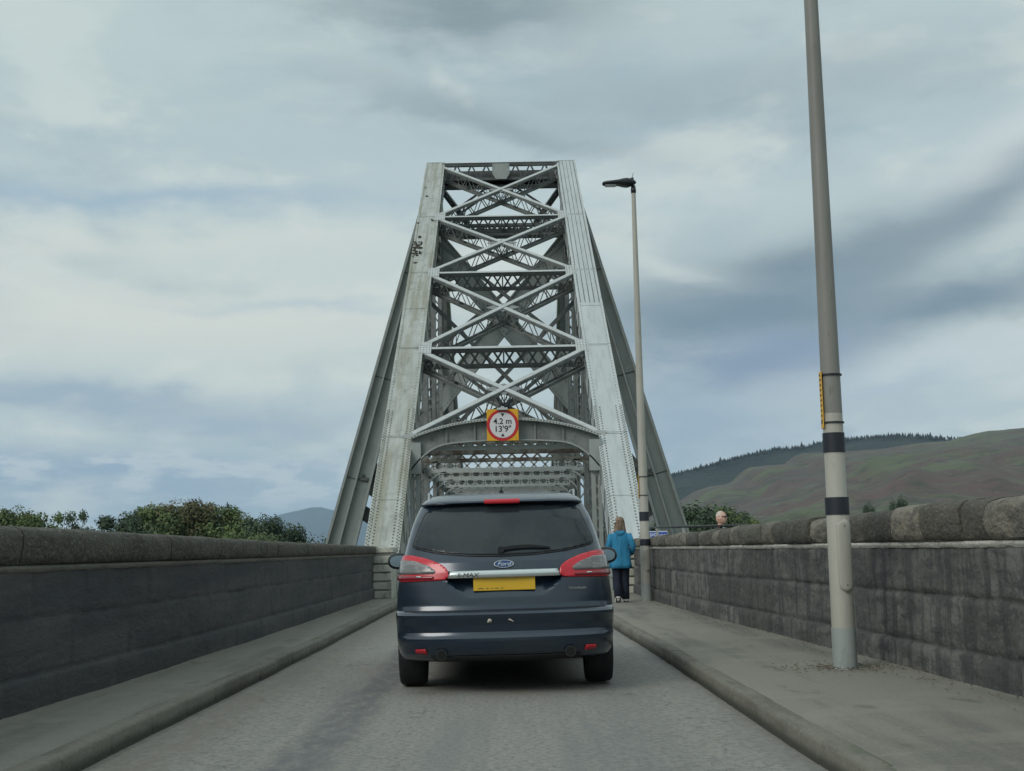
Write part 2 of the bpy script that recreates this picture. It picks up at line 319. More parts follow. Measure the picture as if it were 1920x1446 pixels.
def build_ground():
    mb = MB(); xs = [-3000, -900, -300, -140] + list(np.linspace(-90, -26, 17)) + list(np.linspace(-22, 22, 45)) + list(np.linspace(26, 90, 17)) + [140, 300, 900, 3000]
    ys = [-800, -200, -60, -30] + list(np.linspace(-15, 60, 60)) + list(np.linspace(64, 340, 56))
    mb.grid([[(x, y, terrain_h(x, y)) for x in xs] for y in ys]); struct(mb.build('ground', M['grass'], smooth=True))
    mb = MB(); mb.grid([[(-9000, 60, -13.2), (0, 60, -13.2), (9000, 60, -13.2)], [(-9000, 3000, -13.2), (0, 3000, -13.2), (9000, 3000, -13.2)], [(-9000, 13500, -13.2), (0, 13500, -13.2), (9000, 13500, -13.2)]])
    struct(mb.build('water', M['water']))
    ys = list(np.arange(-8, 40, .5)) + list(np.arange(40, 221, 5))
    nr = lambda x, y: noise.noise(Vector((x * .9, y * .35, 3))) * .006
    mb = MB(); mb.grid([[(interp(LK, y) - .02 + (interp(RK, y) - interp(LK, y) + .04) * k / 12, y, nr(k, y) - .02 * abs(k - 6) / 6) for k in range(13)] for y in ys]); struct(mb.build('road', M['asphalt'], smooth=True))
    # pavements and kerbs
    def pave(K, Wl, sgn, h0):
        h = h0
        mb = MB(); yy = list(np.arange(-8, 31, .5)) + list(np.arange(32, 221, 6))
        rows = []
        for y in yy:
            a = interp(K, y) + sgn * .120; b = interp(Wl, y) + sgn * .25 if y < 31 else sgn * 2.62 - .09
            h = h0; row = []
            for k in range(9):
                tt = k / 8; row.append((a + (b - a) * tt, y, h + (.020 if k else .004) + .01 * tt + noise.noise(Vector((tt * 2, y * .6, sgn * 5))) * .009))
            rows.append(row)
        mb.grid(rows); struct(mb.build('pavement', M['pavement'], smooth=True))
        mb = MB(); rows = []; ky = []
        for q in range(44): ky += [-8 + q * .9 + d for d in (.0, .012, .03, .25, .47, .69, .87, .888)]
        ky += [32 + 6 * q for q in range(32)]; rk = random.Random(4); st = {}
        for y in ky:
            g = (y + 8) % .9; jn = 1.0 if (g < .006 or g > .886) and y < 31 else 0.0; b_ = int((y + 8) / .9)
            if b_ not in st: st[b_] = (rk.uniform(-.008, .008), rk.uniform(-.006, .006))
            x = interp(K, y) + st[b_][0] * .6 + sgn * jn * .006; h_ = h + st[b_][1] * .6 - jn * .008; jj = noise.noise(Vector((x, y * 2.2, 2))) * .006
            rows.append([(x + jj, y, -.06), (x + sgn * .006 + jj, y, h_ - .022), (x + sgn * .016 + jj, y, h_ - .002), (x + sgn * .035, y, h_ + .008), (x + sgn * .125, y, h_ + .011), (x + sgn * .15, y, h_ + .004), (x + sgn * .16, y, h_ - .06)])
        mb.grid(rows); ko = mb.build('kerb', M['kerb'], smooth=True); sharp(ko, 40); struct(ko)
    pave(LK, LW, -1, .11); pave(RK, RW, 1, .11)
    # path outside the right-hand wall
    mb = MB(); mb.grid([[(3.3, y, .02), (5.2, y, .02), (7.2, y, .0)] for y in np.arange(14, 33, 1)]); struct(mb.build('path', M['pavement']))
build_ground()

# ------------------------------------------------------------ stone parapet walls
def stone_wall(label, path, side, tops, zc, seed, amp=1.0):
    rnd = random.Random(seed); base = thing('stone_wall', label, 'wall', (0, 0, 0))
    y0, y1 = path[0][0], path[-1][0]
    # arc length sampling and blocks
    def px(y): return interp(path, y)
    # face: courses of big blocks with vertical joints
    zs_courses = [-.3, .36, .77, zc]
    mb = MB(); tone = []
    nyz = []
    dy = .07
    ys = np.arange(y0, y1 + .001, dy)
    zl = []
    for a, b in zip(zs_courses[:-1], zs_courses[1:]):
        zl += [(a + .008, 'e'), (a + .028, 'b')] + [(a + (b - a) * k / 6, 'b') for k in range(1, 6)] + [(b - .028, 'b'), (b - .008, 'e')]
    joints = []
    for ci in range(3):
        y = y0 - rnd.random(); js = []
        while y < y1: js.append(y); y += rnd.uniform(.75, 1.7)
        joints.append(js)
    btone = [[1 + (rnd.uniform(.62, 1.5) - 1) * amp for _ in js] for js in joints]
    rows = []
    for (z, t) in zl:
        ci = sum(1 for c in zs_courses[1:-1] if z > c); js = joints[ci]; row = []
        for y in ys:
            dj = min(abs(y - j) for j in js)
            bi = max(0, sum(1 for j in js if j < y) - 1)
            off = 0.0
            if t == 'e': off -= .016 * (1 if amp == 1 else .5)
            if dj < .036: off -= .014 * amp
            off += (rnd.random() - .5) * .006 + noise.noise(Vector((y * 1.6, z * 2.2, bi * 3.1 + seed))) * .016 + noise.noise(Vector((y * 5, z * 8, seed))) * .011 + (btone[ci][bi] - 1) * .01
            if ci == 0: off += .03
            row.append((px(y) - side * off, y, z)); tone.append(btone[ci][bi] * (0.75 if (t == 'e' and amp == 1 or dj < .036) else 1))
        rows.append(row)
    mb.grid(rows)
    nf = len(mb.v)
    th = .42
    # back and ends
    bk = [[(px(y) + side * th, y, z) for y in (y0, (y0 + y1) * .5, y1)] for z in (-1.5, zc)]
    bk = [[(px(y) + side * th, y, z) for y in np.linspace(y0, y1, 24)] for z in (-1.5, zc)]
    mb.grid(bk)
    for y in (y0, y1):
        mb.add([(px(y) + side*.012, y, -.3), (px(y) + side * th, y, -.3), (px(y) + side * th, y, zc), (px(y) + side*.012, y, zc)], [(0, 1, 2, 3)])
    tone += [1.0] * (len(mb.v) - nf)
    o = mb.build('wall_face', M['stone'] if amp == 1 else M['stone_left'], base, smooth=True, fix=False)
    ca = o.data.color_attributes.new('tone', 'FLOAT_COLOR', 'POINT')
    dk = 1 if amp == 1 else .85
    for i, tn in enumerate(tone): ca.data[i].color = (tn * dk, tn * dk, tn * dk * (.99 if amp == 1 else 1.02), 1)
    # mortar bed under the coping
    mb = MB(); yy = np.arange(y0, y1, .12)
    mb.grid([[(px(y) - side * (.0 + .012 * noise.noise(Vector((y * 6, 0, 1)))), y, zc - .012 - .008 * rnd.random()), (px(y) - side * .030, y, zc + .012), (px(y) - side * .018, y, zc + .034), (px(y) + side * .2, y, zc + .04)] for y in yy])
    mb.build('mortar_bed', M['mortar'] if amp == 1 else M['kerb'], base, smooth=True, fix=False)
    # coping: rounded blocks
    mb = MB(); tone = []; y = y0
    prof = [(-.012, 0.02), (-.045, .035), (-.065, .09), (-.068, .17), (-.062, .235), (-.04, .28), (.0, .302), (.07, .315), (.2, .32), (.33, .315), (.42, .295), (.465, .25), (.48, .15), (.47, .04)]
    while y < y1:
        L = rnd.uniform(.45, 1.25); ye = min(y + L, y1); n = max(3, int((ye - y) / .08)); tn = 1 + (rnd.choice([.42, .6, .9, 1.05, 1.25, 1.45]) * rnd.uniform(.9, 1.1) - 1) * amp
        dz = rnd.uniform(-.016, .016) * amp; dx = rnd.uniform(-.016, .016) * amp; rows = []
        for i in range(n + 1):
            yy = y + .008 + (ye - y - .016) * i / n; e = min(i, n - i); k = 0.0 if e > 0 else .014 * amp
            hh = (interp(tops, yy) - zc) / .32; row = []
            for (a, b) in prof:
                nn = (noise.noise(Vector((a * 5 + yy * 2.5, b * 7, seed + yy * .5))) * .022 + noise.noise(Vector((yy * 9, b * 18, a * 9))) * .014) * (.4 + .6 * amp)
                cx = .2; ax = cx + (a - cx) * (1 - k * 1.5) ; bz = .16 + (b - .16) * (1 - k * 2)
                s_ = 1 if a < .25 else -1
                row.append((px(yy) + side * (ax + dx - s_ * nn), yy, zc + .02 + bz * hh + dz * (b > .1) + nn * .6)); tone.append(tn)
            rows.append(row)
        mb.grid(rows)
        o0 = len(mb.v) - len(prof); o1 = len(mb.v) - len(prof) * (n + 1)
        mb.f.append(tuple(range(o0, o0 + len(prof)))); mb.f.append(tuple(range(o1 + len(prof) - 1, o1 - 1, -1)))
        y = ye
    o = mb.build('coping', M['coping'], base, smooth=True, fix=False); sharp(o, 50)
    ca = o.data.color_attributes.new('tone', 'FLOAT_COLOR', 'POINT')
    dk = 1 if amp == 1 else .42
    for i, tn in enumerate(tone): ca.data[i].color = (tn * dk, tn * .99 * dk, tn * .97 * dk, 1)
    return base
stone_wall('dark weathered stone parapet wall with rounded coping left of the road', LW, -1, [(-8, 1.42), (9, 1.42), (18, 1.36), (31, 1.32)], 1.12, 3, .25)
stone_wall('lighter weathered stone parapet with uneven coping blocks right of the road beside the lamp posts', RW, 1, [(-8, 1.50), (9, 1.49), (12.4, 1.47), (15.7, 1.44), (24.5, 1.38), (30, 1.36)], 1.16, 11)

# ------------------------------------------------------------ steel cantilever bridge
BX = -.09; HS = 3.15; SL = .6724
YJ = [37.38, 42.5, 48.2, 53.6, 59.76]
def zr(y): return SL * y - 20.614
E_ = Vector((0, 1, SL)).normalized(); N_ = Vector((0, -SL, 1)).normalized()
B = thing('steel_bridge', 'grey riveted steel cantilever bridge with raking legs and cross bracing over the road', 'bridge', (BX, 31, 0))
BO = (BX, 31, 0)
def bpart(mb, name, m, parent=None, **k): return mb.build(name, M[m] if isinstance(m, str) else m, parent or B, off=BO, **k)
def lattice(mb, p0, p1, off, cw=.22, ct=.035, n=10, lace=.05, X=False, inner=True, stag=0):
    p0, p1, off = Vector(p0), Vector(p1), Vector(off); d = (p1 - p0); dl = d.normalized(); o = off.normalized(); s_ = dl.cross(o).normalized()
    for q in (Vector(), off):
        mb.bar(p0 + q, p1 + q, cw, ct, o)
    # angle webs against the chords
    for q, sg in ((Vector(), 1), (off, -1)):
        for k in (-1, 1): mb.bar(p0 + q + o * sg * .055 + s_ * k * (cw / 2 - .008), p1 + q + o * sg * .055 + s_ * k * (cw / 2 - .008), .014, .09, o)
    for k in ((-1, 1) if inner else (1,)):
        q = s_ * k * (cw / 2 - .02)
        for i in range(n):
            a = p0 + d * (i / n) + q; b = p0 + d * ((i + 1) / n) + q
            if X: mb.bar(a, b + off, .012, lace, o.cross(s_)); mb.bar(a + off, b, .012, lace, o.cross(s_))
            elif (i + (k > 0) * stag) % 2 == 0: mb.bar(a, b + off, .012, lace, o.cross(s_))
            else: mb.bar(a + off, b, .012, lace, o.cross(s_))
def bridge():
    # raking legs, local frame: x across, y up the slope, z out of the face
    R = Matrix((Vector((1, 0, 0)), E_, N_)).transposed().to_4x4()
    yb = 30.9; L = (Vector((0, 60.15, zr(60.15))) - Vector((0, yb, zr(yb)))).length
    for sx in (-1, 1):
        T = Matrix.Translation(Vector((sx * HS, yb - 31, zr(yb)))) @ R
        mb = MB(); w = .45
        mb.box(-w, w, 0, L, -.03, 0)                     # face plate
        mb.box(-w + .01, -w + .04, 0, L, -.82, -.03); mb.box(w - .04, w - .01, 0, L, -.82, -.03); mb.box(-w, w, 0, L, -.85, -.82)
        mb.box(-w, w, L, L + .03, -.9, .02)
        for k in (-1, 1): mb.box(k * (w - .05) - .05, k * (w - .05) + .05, 0, L - .02, 0, .012)
        # long cover strips, many on the upper half
        for xo in ((-.2, 0, .2) if sx > 0 else (0,)):
            mb.box(xo - .055, xo + .055, L * .55, L - .02, 0, .010)
        if sx > 0:
            pass
        for yj in YJ[:4] + [34.5, 45.3]:
            s = (yj - yb) / E_.y
            if yj in YJ: mb.box(-w - .004, w + .004, s - .03, s + .03, 0.004, .013)
            else: mb.box(-w - .003, w + .003, s - .012, s + .012, 0.004, .012)
        leg = mb.build('raking_leg', M['steel_face'] if sx < 0 else M['steel_face2'], B, matrix=T)
        # seam gaps: dark thin bars
        mb = MB()
        for yj in YJ[:4]:
            s = (yj - yb) / E_.y; mb.box(-w - .006, w + .006, s + .034, s + .052, -.01, .0135)
        if sx > 0:
            for xo in (-.34, -.17, 0, .17, .34): mb.box(xo - .010, xo + .010, L * .50, L - .05, .0005, .0125)
        mb.build('seam', M['iron'], leg)
        mb = MB(); y = .15
        rows = (-.41, -.365, -.25, .25, .365, .41)
        while y < L - .3:
            st = .15 if y < 9.5 else .22
            for i, xo in enumerate(rows):
                if y > 9.5 and i in (0, 2, 3, 5): continue
                mb.dome((xo, y + (st / 2 if i % 2 else 0), .010 if abs(xo) > .3 else 0), (0, 0, 1), .029 if y < 9.5 else .018, .018)
            y += st
        mb.build('rivets', M['rivet'], leg, fix=False)
        if sx < 0:
            mb = MB(); rr = random.Random(8)
            for yc, n_, sp_ in ((50.2, 26, .5), (51.0, 12, .3), (53.0, 3, .5), (57.0, 3, .9)):
                for k in range(n_):
                    q = Vector((rr.uniform(-.42, .3 if n_ < 10 else -.1), (yc - yb) / E_.y + rr.gauss(0, sp_), .002)); nn_ = Vector((rr.uniform(-.3, .3), rr.uniform(-.5, .5), 1)).normalized(); mb.dome(q, nn_, rr.uniform(.03, .10), rr.uniform(.02, .07))
            mb.build('rust_flakes', M['rust_flake'], leg, fix=False)
        # inner side stiffener angles
        mb = MB()
        for k in range(26):
            s = L * (k + .5) / 26; mb.box(-sx * (w - .01) - .03 * (sx > 0), -sx * (w - .01) + .03 * (sx < 0), s - .02, s + .02, -.75, -.05)
        mb.build('stiffener', M['steel'], leg)
    def P(sx, y, dn=0.0): return Vector((BX + sx * HS, y, zr(y))) + N_ * dn
    # cross braces of the sloping face: deep laced members
    dep = -N_ * .95
    inn = HS - .42
    for a, b in zip(YJ[:-1], YJ[1:]):
        for sx in (-1, 1):
            lo = Vector((BX + sx * inn, a + .15, zr(a + .15))) - N_ * (.03 if sx > 0 else .012); hi = Vector((BX - sx * inn, b - .2, zr(b - .2))) - N_ * (.03 if sx > 0 else .012)
            mb = MB(); lattice(mb, lo, hi, dep * .72, .21, .03, 18, .045, X=False)
            n_ = 5
            for k in range(1, n_):   # batten plates
                q = lo + (hi - lo) * k / n_; mb.bar(q, q + dep * .7, .18, .02, (1, 0, 0))
            br = bpart(mb, 'cross_brace', 'steel_brace')
            mb = MB(); mb.bar(lo, hi, .17, .014, N_, (0, .026)); bpart(mb, 'flange_plate', 'steel_light', br) if False else mb.build('flange_plate', M['steel_light'], br, off=BO)
        # fan plate at the crossing
        c = Vector((BX, (a + b) / 2, zr((a + b) / 2))); mb = MB()
        e = E_ * .38; x = Vector((.62, 0, 0))
        mb.prism([c - x, c - e, c + x, c + e], -N_ * .02)
        for k in range(5): mb.bar(c - N_ * .1 + Vector((-.16 + .08 * k, 0, 0)) - E_ * .15, c - N_ * .62 + Vector((-.16 + .08 * k, 0, 0)) - E_ * .15, .03, .02, (1, 0, 0))
        mb.v = [tuple(Vector(v) - N_ * .034) for v in mb.v]
        bpart(mb, 'crossing_plate', 'steel_brace')
    # horizontal struts of the sloping face
    for i, y in enumerate(YJ[1:-1]):
        mb = MB(); a, b = Vector((BX - inn, y, zr(y))) - N_ * .09, Vector((BX + inn, y, zr(y))) - N_ * .09
        lattice(mb, a, b, dep * .70, .12, .05, 14, .05, X=True)
        mb.bar(a, b, .13, .13, N_)
        q = (a + b) / 2; mb.bar(q - N_ * .05, q + dep * .7, .3, .05, (1, 0, 0))
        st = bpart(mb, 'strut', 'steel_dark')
        mb = MB(); mb.bar(a, b, .15, .016, N_, (0, .075)); mb.build('flange_plate', M['steel_light'], st, off=BO)
    # gusset plates at the joints
    for y in YJ[1:-1]:
        for sx in (-1, 1):
            mb = MB(); c = Vector((BX + sx * (inn - .1), y, zr(y))) + N_ * .008
            mb.bar(c - E_ * .45, c + E_ * .45, .42, .02, N_)
            g = bpart(mb, 'gusset_plate', 'steel_light'); mb = MB()
            for u in (-.15, -.05, .05, .15):
                for v in (-.36, -.18, 0, .18, .36): mb.dome(c + Vector((u, 0, 0)) + E_ * v + N_ * .01, N_, .02, .014)
            mb.build('rivets', M['rivet'], g, off=BO)
    # top strut with central plate
    y = YJ[-1]; zt = zr(y)
    mb = MB(); a, b = Vector((BX - inn - .1, y + .3, zt + .12)), Vector((BX + inn + .1, y + .3, zt + .12))
    lattice(mb, a, b, Vector((0, .1, -.75)), .3, .05, 16, .06)
    mb.bar(a + Vector((0, .8, -.7)), b + Vector((0, .8, -.7)), .4, .3, (0, 0, 1))
    mb.box(BX - inn - .2, BX + inn + .2, y + .9, y + .95, zt - .95, zt - .02)
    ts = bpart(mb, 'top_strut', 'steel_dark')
    mb = MB(); mb.bar(a, b, .34, .02, (0, 0, 1), (0, .04)); mb.build('flange_plate', M['steel_light'], ts, off=BO)
    mb = MB(); cx = BX; mb.prism([(cx - .42, y + .1, zt + .1), (cx + .42, y + .1, zt + .1), (cx + .42, y + .1, zt - .4), (cx + .25, y + .1, zt - .68), (cx - .25, y + .1, zt - .68), (cx - .42, y + .1, zt - .4)], (0, .04, 0))
    bpart(mb, 'centre_plate', 'steel')
    # main legs, splayed, leaning away towards the pier
    def ML(sx, z):   # centre line of the main leg
        t = (19.6 - z) / 19.6; return Vector((BX + sx * (2.95 + 6.1 * t), 60.5 + 6.0 * t, z))
    for sx in (-1, 1):
        top, bot = ML(sx, 19.6), ML(sx, -12.5); d = (bot - top).normalized(); mb = MB()
        s_ = Vector((1, 0, 0)) - d * d.x; s_.normalize(); f_ = d.cross(s_).normalized()
        if f_.y > 0: f_ = -f_
        segs = []
        for (p, wd) in ((top, .38), (bot, 1.05)):
            segs.append([p + s_ * a * wd + f_ * b * .6 for a, b in ((-1, 1), (1, 1), (1, -1), (-1, -1))])
        mb.add(segs[0] + segs[1], [(0, 1, 5, 4), (1, 2, 6, 5), (2, 3, 7, 6), (3, 0, 4, 7), (0, 3, 2, 1), (4, 5, 6, 7)])
        leg = bpart(mb, 'main_leg', 'steel_pale')
        mb = MB()
        for a in (-.93, -.1, .93):
            p0 = top + s_ * a * .38 + f_ * .66; p1 = bot + s_ * a * 1.05 + f_ * .66
            mb.bar(p0, p1, .12 if abs(a) > .5 else .07, .26, f_)
        mb.build('edge_angle', M['steel_light'], leg, off=BO)
        mb = MB()
        for z in (14.8, 9.9, 5.0, .4):
            t = (19.6 - z) / 32.1; wd = .38 + .67 * t; p = ML(sx, z) + f_ * .61
            mb.bar(p - s_ * wd * .9, p + s_ * wd * .9, .05, .02, f_)
        mb.build('seam', M['steel_dark'], leg, off=BO)
    # big plate cross between the main legs
    for sx in (-1, 1):
        p0 = ML(-sx, 16.6) + Vector((sx * .3, -.1 * (sx > 0), 0)); p1 = ML(sx, 4.2) + Vector((-sx * .6, -.1 * (sx > 0), 0)); mb = MB()
        up = Vector((0, -1, -.05)).normalized()
        mb.bar(p0, p1, .98, .05, up); 
        for k in (-1, 1):
            mb.bar(p0, p1, .07, .16, up, (k * .46, .06)); mb.bar(p0, p1, .98, .04, up, (0, -.45))
        pb = bpart(mb, 'plate_brace', 'steel_pale'); mb = MB()
        d = (p1 - p0); s_ = d.normalized().cross(up).normalized()
        n = int(d.length / .2)
        for i in range(n):
            q = p0 + d * i / n + up * .03
            for a in (-.36, .36): mb.dome(q + s_ * a, up, .026, .018)
        mb.build('rivets', M['rivet'], pb, off=BO)
    # lower cross between main legs, below the first
    for sx in (-1, 1):
        mb = MB(); p0 = ML(-sx, 3.6) ; p1 = ML(sx, -10); mb.bar(p0, p1, .7, .3, (0, -1, 0)); bpart(mb, 'lower_brace', 'steel_dark')
    # struts between main legs
    for z, dd in ((16.9, .55), (5.2, .4)):
        a, b = ML(-1, z), ML(1, z); mb = MB()
        lattice(mb, a - Vector((0, .45, 0)), b - Vector((0, .45, 0)), Vector((0, 0, -dd)), .3, .05, int((b - a).length / .5), .06, X=True)
        mb.bar(a + Vector((0, .25, -dd * .5)), b + Vector((0, .25, -dd * .5)), .35, dd * .8); bpart(mb, 'leg_strut', 'steel_dark')
    # small diagonals under the top strut (V and inverted V)
    for sx in (-1, 1):
        mb = MB(); lattice(mb, (BX + sx * .3, 60.9, 19.1), (BX + sx * 3.3, 60.9, 17.0), (0, .1, -.42), .2, .03, 9, .05); bpart(mb, 'apex_brace', 'steel_dark')
        mb = MB(); lattice(mb, (BX + sx * 2.9, 61.4, 19.0), (BX + sx * 1.6, 61.4, 17.2), (0, .1, -.35), .2, .03, 7, .05); bpart(mb, 'apex_brace', 'steel_dark')
        # haunch bracket between raker and main leg
        mb = MB(); mb.prism([(BX + sx * 3.0, 58.2, 15.6), (BX + sx * 3.0, 61.5, 15.9), (BX + sx * 3.0, 61.9, 14.2)], (.05, 0, 0)); mb.bar((BX + sx * 3.1, 57.4, 15.2), (BX + sx * 3.6, 61.8, 14.6), .5, .35); bpart(mb, 'haunch', 'steel_dark')
    # posts, side diagonals, sway frames, overhead beams
    panels = list(YJ) + [65.0, 70.2, 75.4, 80.6, 85.8, 91, 96.2, 101.4, 106.6, 111.8, 117, 122.2, 127.4, 132.6, 137.8, 143, 148.2, 153.4, 158.6, 163.8, 169]
    def ztop(y):
        if y < 60: return zr(y) - .9
        return max(6.2, 19.0 - (y - 60) * .55)
    for i, y in enumerate(panels):
        zt = ztop(y); far = i > 12
        ps = []
        for sx in (-1, 1):
            mb = MB(); x = BX + sx * HS
            n = max(4, int((zt + .2) / .42))
            lattice(mb, (x - sx * .17, y, -.2), (x - sx * .17, y, zt), (sx * .34, 0, 0), .3, .03, n, .05, inner=not far)
            if i < 12:
                mb.bar((x - sx * .2, y - .16, -.2), (x - sx * .2, y - .16, zt), .05, .05); mb.bar((x + sx * .2, y - .16, -.2), (x + sx * .2, y - .16, zt), .06, .05)
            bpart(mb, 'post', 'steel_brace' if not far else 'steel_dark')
        # overhead beam
        mb = MB(); zb = 4.12
        if i > 0 or True:
            lattice(mb, (BX - HS + .2, y, zb), (BX + HS - .2, y, zb), (0, 0, .46), .13, .05, 14 if not far else 9, .06, X=True, inner=not far)
            for sx in (-1, 1):  # curved knee
                pr = None
                for k in range(7):
                    a = k / 6 * math.pi / 2; q = Vector((BX + sx * (HS - .15 - .75 * (1 - math.cos(a))), y, zb - .75 * (1 - math.sin(a)) + .0))
                    if pr: mb.bar(pr, q, .13, .06, (sx, 0, 0))
                    pr = q
            bpart(mb, 'overhead_beam', 'steel_rust' if i in (1,) else ('steel_light' if i < 9 else 'steel_brace'))
        # sway cross in the plane of the posts
        if i in (2, 3):
            z0, z1 = 4.75, zt - .1
            nn = 1 if z1 - z0 < 7.5 else 2
            for k in range(nn):
                for sx in (-1, 1):
                    a = Vector((BX - sx * (HS - .2), y + .06 * sx, z0 + (z1 - z0) * k / nn)); b = Vector((BX + sx * (HS - .2), y + .06 * sx, z0 + (z1 - z0) * (k + 1) / nn)); mb = MB()
                    if i < 1: pass
                    else: mb.bar(a, b, .10, .15)
                    bpart(mb, 'sway_brace', 'steel_dark')
        if i > 8:
            mb = MB(); mb.bar((BX - HS, y, zt), (BX + HS, y, zt), .35, .4); bpart(mb, 'top_beam', 'steel_dark')
        if i + 1 < len(panels):
            y2 = panels[i + 1]; zt2 = ztop(y2)
            for sx in (-1, 1):
                x = BX + sx * (HS + .05)
                if i < 12:
                    mb = MB(); mb.bar((x, y, zt if i % 2 else .2), (x, y2, .2 if i % 2 else zt2), .12, .26, (1, 0, 0)); bpart(mb, 'side_diagonal', 'steel_dark')
                mb = MB()
                if y >= 59: mb.bar((x, y, zt), (x, y2, zt2), .6, .6)
                mb.bar((x, y, 4.35), (x, y2, 4.35), .16, .22); mb.bar((x, y, -.25), (x, y2, -.25), .35, .5)
                bpart(mb, 'side_chord', 'steel')
    # deck
    mb = MB(); mb.box(BX - 3.4, BX + 3.4, 30.2, 220, -.75, -.15)
    for y in np.arange(34, 170, 5.2): mb.box(BX - 3.6, BX + 3.6, y, y + .3, -1.3, -.76)
    bpart(mb, 'deck', 'steel_dark')
    # railing between road and footways inside the truss
    for sx in (-1, 1):
        mb = MB(); x = BX + sx * (HS - .34)
        for z in (.45, .8, 1.12): mb.bar((x, 31.6, z), (x, 168, z), .06, .06)
        for y in np.arange(31.6, 110, 1.73): mb.bar((x, y, 0), (x, y, 1.15), .07, .07)
        bpart(mb, 'side_railing', 'rail')
    # curved portal beam
    yp = 36.9; hw = HS - .43
    def arc(x, zc, rise): return zc - rise * (x / hw) ** 2
    mb = MB(); N = 28; top = []; bot = []
    for i in range(N + 1):
        x = -hw + 2 * hw * i / N; u = abs(x) / hw
        top.append((x, 4.93 - .50 * u ** 2.2)); bot.append((x, 4.33 - .20 * u ** 2 - .62 * max(0, (u - .55) / .45) ** 2.4))
    for i in range(N):
        (xa, ta), (xb, tb), (_, ba), (_, bb) = top[i], top[i + 1], bot[i], bot[i + 1]
        mb.add([(BX + xa, yp, ba), (BX + xb, yp, bb), (BX + xb, yp, tb), (BX + xa, yp, ta), (BX + xa, yp + .03, ba), (BX + xb, yp + .03, bb), (BX + xb, yp + .03, tb), (BX + xa, yp + .03, ta)], [(0, 1, 2, 3), (7, 6, 5, 4)])
    for k in (-.62, -.32, .32, .62):
        x = k * hw; mb.box(BX + x - .03, BX + x + .03, yp - .06, yp - .003, float(np.interp(x, [q[0] for q in bot], [q[1] for q in bot])), float(np.interp(x, [q[0] for q in top], [q[1] for q in top])) - .01)
    pb = bpart(mb, 'portal_beam', 'steel_brace')
    mb = MB()
    for i in range(N): mb.bar((BX + top[i][0], yp - .02, top[i][1]), (BX + top[i + 1][0] + .003, yp - .02, top[i + 1][1]), .42, .07, (0, 0, 1))
    mb.build('top_flange', M['steel_light'], pb, off=BO); mb = MB()
    for i in range(N): mb.bar((BX + bot[i][0], yp, bot[i][1]), (BX + bot[i + 1][0] + .003, yp, bot[i + 1][1]), .30, .04, (0, 0, 1))
    mb.build('bottom_flange', M['steel'], pb, off=BO); mb = MB()
    for i in range(60):
        x = -hw + 2 * hw * (i + .5) / 60; z = float(np.interp(x, [q[0] for q in top], [q[1] for q in top]))
        mb.dome((BX + x, yp - .235, z), (0, -1, .15), .022, .012)
    mb.build('rivets', M['rivet'], pb, off=BO)
    # posts under the portal beam and rusty lattice behind it
    for sx in (-1, 1):
        mb = MB(); x = BX + sx * (hw - .10)
        lattice(mb, (x - .13, yp + .1, 0), (x - .13, yp + .1, 3.75), (.26, 0, 0), .22, .03, 12, .045); mb.bar((x - sx * .02, yp, 3.4), (x - sx * .02, yp, 4.3), .35, .3); bpart(mb, 'portal_post', 'steel')
    mb = MB(); lattice(mb, (BX - hw + .3, yp + 1.2, 4.05), (BX + hw - .3, yp + 1.2, 4.05), (0, 0, .38), .3, .05, 16, .07, X=True); bpart(mb, 'portal_lattice', 'steel_rust')
    # pedestals
    for sx in (-1, 1):
        mb = MB(); xa = BX + sx * (HS - .1)
        x0, x1 = xa - .38, xa + .38
        mb.box(x0, x1, 30.0, 31.3, -.1, 1.18); mb.box(x0 - .04, x1 + .04, 29.92, 31.35, 1.18, 1.3)
        xi = x0 if sx < 0 else x1 - .2
        for k in range(5): mb.box(x0 + .28 if sx < 0 else x0, x1 if sx < 0 else x1 - .28, 29.93, 29.997, .14 + k * .2, .30 + k * .2)
        mb.box(x0 if sx < 0 else x1 - .2, x0 + .2 if sx < 0 else x1, 29.86, 29.997, .0, 1.177)
        bevel(bpart(mb, 'pedestal', 'pedestal'), .012, 2)
    # bottom chords and far pier legs below deck
    for sx in (-1, 1):
        mb = MB(); mb.bar((BX + sx * HS, 31, -1.5), (BX + sx * 9, 68, -12), .8, .8); mb.bar((BX + sx * 9, 68, -12), (BX + sx * HS, 110, -2), .8, .8); bpart(mb, 'bottom_chord', 'steel_dark')
bridge()
def pier(x, label):
    p = thing('stone_pier', label, 'bridge pier', (x, 68.5, -13)); mb = MB()
    mb.tube([(0, 0, -6), (0, 0, .2), (0, 0, .2), (0, 0, .6)], [3.2, 2.6, 2.9, 2.9], 24); mb.build('pier_shaft', M['stone'], p)
pier(BX - 9.3, 'round grey stone pier under the left main leg of the bridge'); pier(BX + 9.3, 'round grey stone pier under the right main leg of the bridge')

